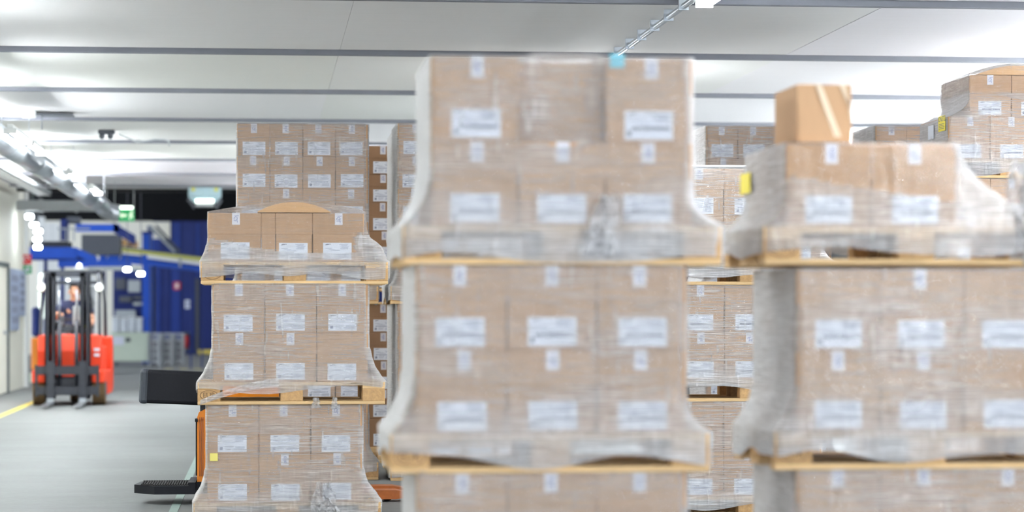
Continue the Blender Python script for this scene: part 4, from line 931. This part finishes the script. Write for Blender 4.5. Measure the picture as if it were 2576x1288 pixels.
# high-level conveyor left
e = empty('overhead_conveyor', (0, 0, 0)); tag(e, 'blue overhead conveyor with black belt above the forklift', 'conveyor')
bx('side_beam', 74, 192, 622, 650, 50, 0.15, 'blue_paint', e); bx('belt', 76, 172, 607, 621, 50.1, 1.0, 'black_steel', e)
beam('inclined_beam', (190, 632), (244, 656), 50, 0.16, 0.15, 'blue_paint', e); bx('far_beam', 74, 240, 640, 655, 52, 0.15, 'blue_navy', e)
bx('upper_beam', 190, 300, 564, 582, 54, 0.2, 'blue_paint', e); beam('upper_slope', (285, 572), (340, 604), 54, 0.22, 0.2, 'blue_navy', e)
bx('drive_box', 152, 168, 552, 604, 51, 0.5, 'blue_navy', e); bx('motor', 168, 200, 545, 562, 51.5, 0.5, 'grey_dark', e)
for px in (150, 164, 184): bx('post', px, px + 3, 575, 607, 50.2, 0.06, 'grey_machine', e)
bx('handrail', 144, 226, 573, 577, 50.2, 0.05, 'grey_machine', e); bx('chute', 205, 300, 590, 640, 56, 1.0, 'grey_dark', e)
for px in (110, 152): bx('support_leg', px, px + 8, 640, 785 + H * F / 52, 51.5, 0.2, 'blue_navy', e)
bx('lower_fascia', 146, 330, 655, 672, 51, 0.15, 'blue_paint', e); bx('light_rail', 222, 350, 670, 680, 47, 0.1, 'grey_machine', e)
# belt conveyor running to the right
e = empty('belt_conveyor', (0, 0, 0)); tag(e, 'sloping conveyor with yellow and white rails on blue frame', 'conveyor')
beam('yellow_rail', (252, 622), (545, 657), 58, 0.09, 0.1, 'belt_yellow', e); beam('white_rail', (370, 645), (545, 668), 57.8, 0.09, 0.1, 'white_paint', e)
beam('blue_frame', (370, 660), (545, 680), 58, 0.14, 0.9, 'blue_paint', e); beam('belt_bed', (252, 616), (545, 652), 58.3, 0.05, 0.8, 'grey_dark', e)
for px, py in ((268, 640), (300, 642)): beam('brace', (px, py + 10), (px + 10, py - 10), 57.9, 0.05, 0.06, 'grey_machine', e)
beam('blue_side', (250, 645), (358, 655), 58.2, 0.22, 0.1, 'blue_paint', e); bx('joint_plate', 450, 456, 648, 672, 57.7, 0.06, 'grey_machine', e)
for i, px in enumerate(range(250, 350, 13)):
    q = Q(px, 612 + (px - 250) * 0.12, 58.5); tag(MB().rbox(-0.055, 0.055, 0, 0.3, 0, 0.12 + 0.03 * (i % 3), 0.01, 1).build('parcel', 'cardboard_pale' if i % 2 else 'cardboard_dark', None, False, (q.x, 58.4, q.z)), 'small parcel on the far conveyor, %s from the left' % ORD[i], 'parcel', 'parcels on the conveyor')
for px in (262, 478, 506): bx('leg', px, px + 4, 655, 785 + H * F / 58.6, 58.5, 0.1, 'blue_navy', e)
# blue column with arm
e = empty('blue_column', (0, 0, 0)); tag(e, 'tall blue steel column in front of the blue wall', 'column')
bx('shaft', 358, 383, 586, 785 + H * F / 63.5, 63, 0.3, 'blue_paint', e); bx('cap_plate', 356, 386, 582, 588, 62.9, 0.4, 'blue_navy', e)
bx('head', 371, 383, 568, 584, 63, 0.2, 'blue_navy', e); bx('edge_strip', 384, 391, 660, 785 + H * F / 63.6, 63.4, 0.1, 'grey_dark', e)
e = empty('chute_arm', (0, 0, 0)); tag(e, 'grey sloping chute leaning down right from the blue column', 'chute')
bx('stay', 377, 380, 572, 785 + H * F / 60.4, 60.3, 0.08, 'grey_dark', e); beam('rail', (376, 570), (440, 634), 60, 0.10, 0.08, 'grey_machine', e); beam('rail', (392, 568), (452, 632), 61, 0.10, 0.08, 'grey_dark', e); beam('bed', (383, 572), (447, 636), 60.3, 0.04, 0.6, 'green_dark', e)
bx('wall_plate', 260, 428, 558, 600, YB - 0.15, 0.06, 'cream_wall', tag(empty('pale_panel'), 'pale wall panel high behind the blue column', 'panel'))
# rack of machines behind forklift
e = empty('machine_rack', (0, 0, 0)); tag(e, 'dark machine rack with grey units behind the forklift guard', 'machine')
bx('back_panel', 284, 358, 680, 785 + H * F / 66.2, 66, 0.3, 'blue_navy', e)
for i, (a, b, c, d) in enumerate(((290, 315, 700, 728), (322, 352, 705, 735), (335, 357, 745, 752), (335, 357, 760, 768), (300, 330, 745, 760), (290, 340, 780, 800))): bx('unit', a, b, c, d, 65.5, 0.4, ('grey_dark', 'grey_machine')[i % 2], e)
# container and plastic-wrapped goods
yc = 61.0; zb_ = 0.05
e = empty('transport_container', (0, 0, 0)); tag(e, 'pale green transport container on the far hall floor', 'container')
a, b = Q(281, 914, yc), Q(373, 836, yc)
MB().rbox(a.x, b.x, yc, yc + 0.9, 0.12, b.z, 0.02, 1).build('body', 'cream_green', e)
MB().box(a.x - 0.02, b.x + 0.02, yc - 0.02, yc + 0.92, b.z - 0.05, b.z).build('rim', 'cream_green', e)
for px in (290, 362): bx('foot', px, px + 6, 908, 785 + H * F / (yc * 0.995), yc + 0.05, 0.1, 'grey_dark', e)
bx('document', 284, 312, 846, 868, yc - 0.01, 0.008, 'paper', e); bx('handle_slot', 316, 328, 850, 860, yc - 0.012, 0.01, 'grey_dark', e)
for i, (p0, p1, t) in enumerate(((283, 300, 800), (302, 320, 803), (322, 340, 800), (342, 358, 802))):
    o = bx('plastic_crate', p0, p1, t, 836, yc + 0.1, 0.6, 'clear_plastic', None, 0.015); tag(o, 'pale plastic crate on the green container, %s from left' % ('first', 'second', 'third', 'fourth')[i], 'crate', 'plastic crates')
    bx('lid', p0 + 0.3, p1 - 0.3, t - 4, t, yc + 0.09, 0.62, 'white_paint', o)
# mesh cage
yg = 60.5
def cage(px0, px1, Y, label):
    e = empty('mesh_cage', (0, 0, 0)); tag(e, label, 'cage', 'mesh cages'); a, b = Q(px0, 921, Y), Q(px1, 838, Y)
    for x in (a.x, b.x):
        for y in (Y, Y + 0.8): MB().box(x - 0.025, x + 0.025, y - 0.025, y + 0.025, 0, b.z).build('corner_post', 'steel', e)
    for k in range(5):
        z = 0.12 + (b.z - 0.14) * k / 4; MB().box(a.x, b.x, Y - 0.02, Y + 0.02, z - 0.02, z + 0.02).box(a.x, b.x, Y + 0.78, Y + 0.82, z - 0.02, z + 0.02).box(a.x - 0.02, a.x + 0.02, Y, Y + 0.8, z - 0.02, z + 0.02).build('rail', 'steel', e)
    for k in range(1, 8):
        x = a.x + (b.x - a.x) * k / 8; MB().box(x - 0.006, x + 0.006, Y - 0.01, Y + 0.01, 0.12, b.z).build('bar', 'steel', e)
    MB().box(a.x, b.x, Y, Y + 0.8, 0.1, 0.13).build('deck', 'grey_dark', e); MB().rbox(a.x + 0.05, b.x - 0.05, Y + 0.08, Y + 0.75, 0.13, b.z - 0.2, 0.02, 1).build('contents', 'grey_dark', e)
cage(376, 400, yg, 'grey mesh cage beside the pale green container'); cage(406, 432, 61.5, 'grey mesh cage in the middle behind the blue column'); cage(436, 460, 62.8, 'grey mesh cage closest to the fire extinguisher')
# extinguisher, signs, yellow barrier, boxes far
q = Q(468, 875, YB - 0.17); e = empty('fire_extinguisher', (q.x, YB - 0.17, q.z)); tag(e, 'red fire extinguisher hanging on the blue wall', 'extinguisher')
MB().cyl((0, 0, 0), (0, 0, 0.36), 0.085, n=14).sphere((0, 0, 0.36), (0.085, 0.085, 0.05), 14, 6).build('cylinder', 'red_deep', e, True); MB().box(-0.04, 0.06, -0.02, 0.02, 0.4, 0.46).build('valve', 'black_steel', e); MB().tube([(0.05, 0, 0.42), (0.11, 0, 0.35), (0.1, 0, 0.1)], 0.012, 6).build('hose', 'black_steel', e, True)
MB().box(-0.1, 0.1, 0.09, 0.11, -0.1, 0.5).build('bracket', 'grey_dark', e)
o = bx('fire_sign', 436, 454, 709, 729, YB - 0.08, 0.02, 'red_deep'); tag(o, 'red and white extinguisher sign on the blue wall', 'sign'); bx('pictogram', 441, 449, 713, 725, YB - 0.09, 0.01, 'paper', o)
o = bx('paper_notice', 465, 480, 755, 776, YB - 0.08, 0.02, 'paper'); tag(o, 'white paper notice on the blue wall', 'notice'); bx('printed_block', 468, 477, 760, 770, YB - 0.09, 0.01, 'ink_light', o)
o = empty('barrier'); tag(o, 'low yellow barrier at the foot of the blue wall', 'barrier'); bx('rail', 498, 540, 880, 890, 76, 0.1, 'line_yellow', o); bx('foot', 502, 508, 888, 785 + H * F / 76.2, 76, 0.1, 'line_yellow', o); bx('foot', 526, 532, 888, 785 + H * F / 76.2, 76, 0.1, 'line_yellow', o)
# far hall lighting: unseen lamps added to brighten the hall
for i, (x, y) in enumerate(((-3.0, 45.5), (0.5, 45.5), (-4.5, 50), (-1.0, 52), (2.5, 54), (-3.5, 62), (0.5, 64), (-2.0, 72), (3.0, 70))):
    luminaire(x, y, 5.6, 1.5, tube='tube_duct', label='added unseen hall lamp high above the far conveyor, %s of the row' % ORD[i], group='added hall lamps')
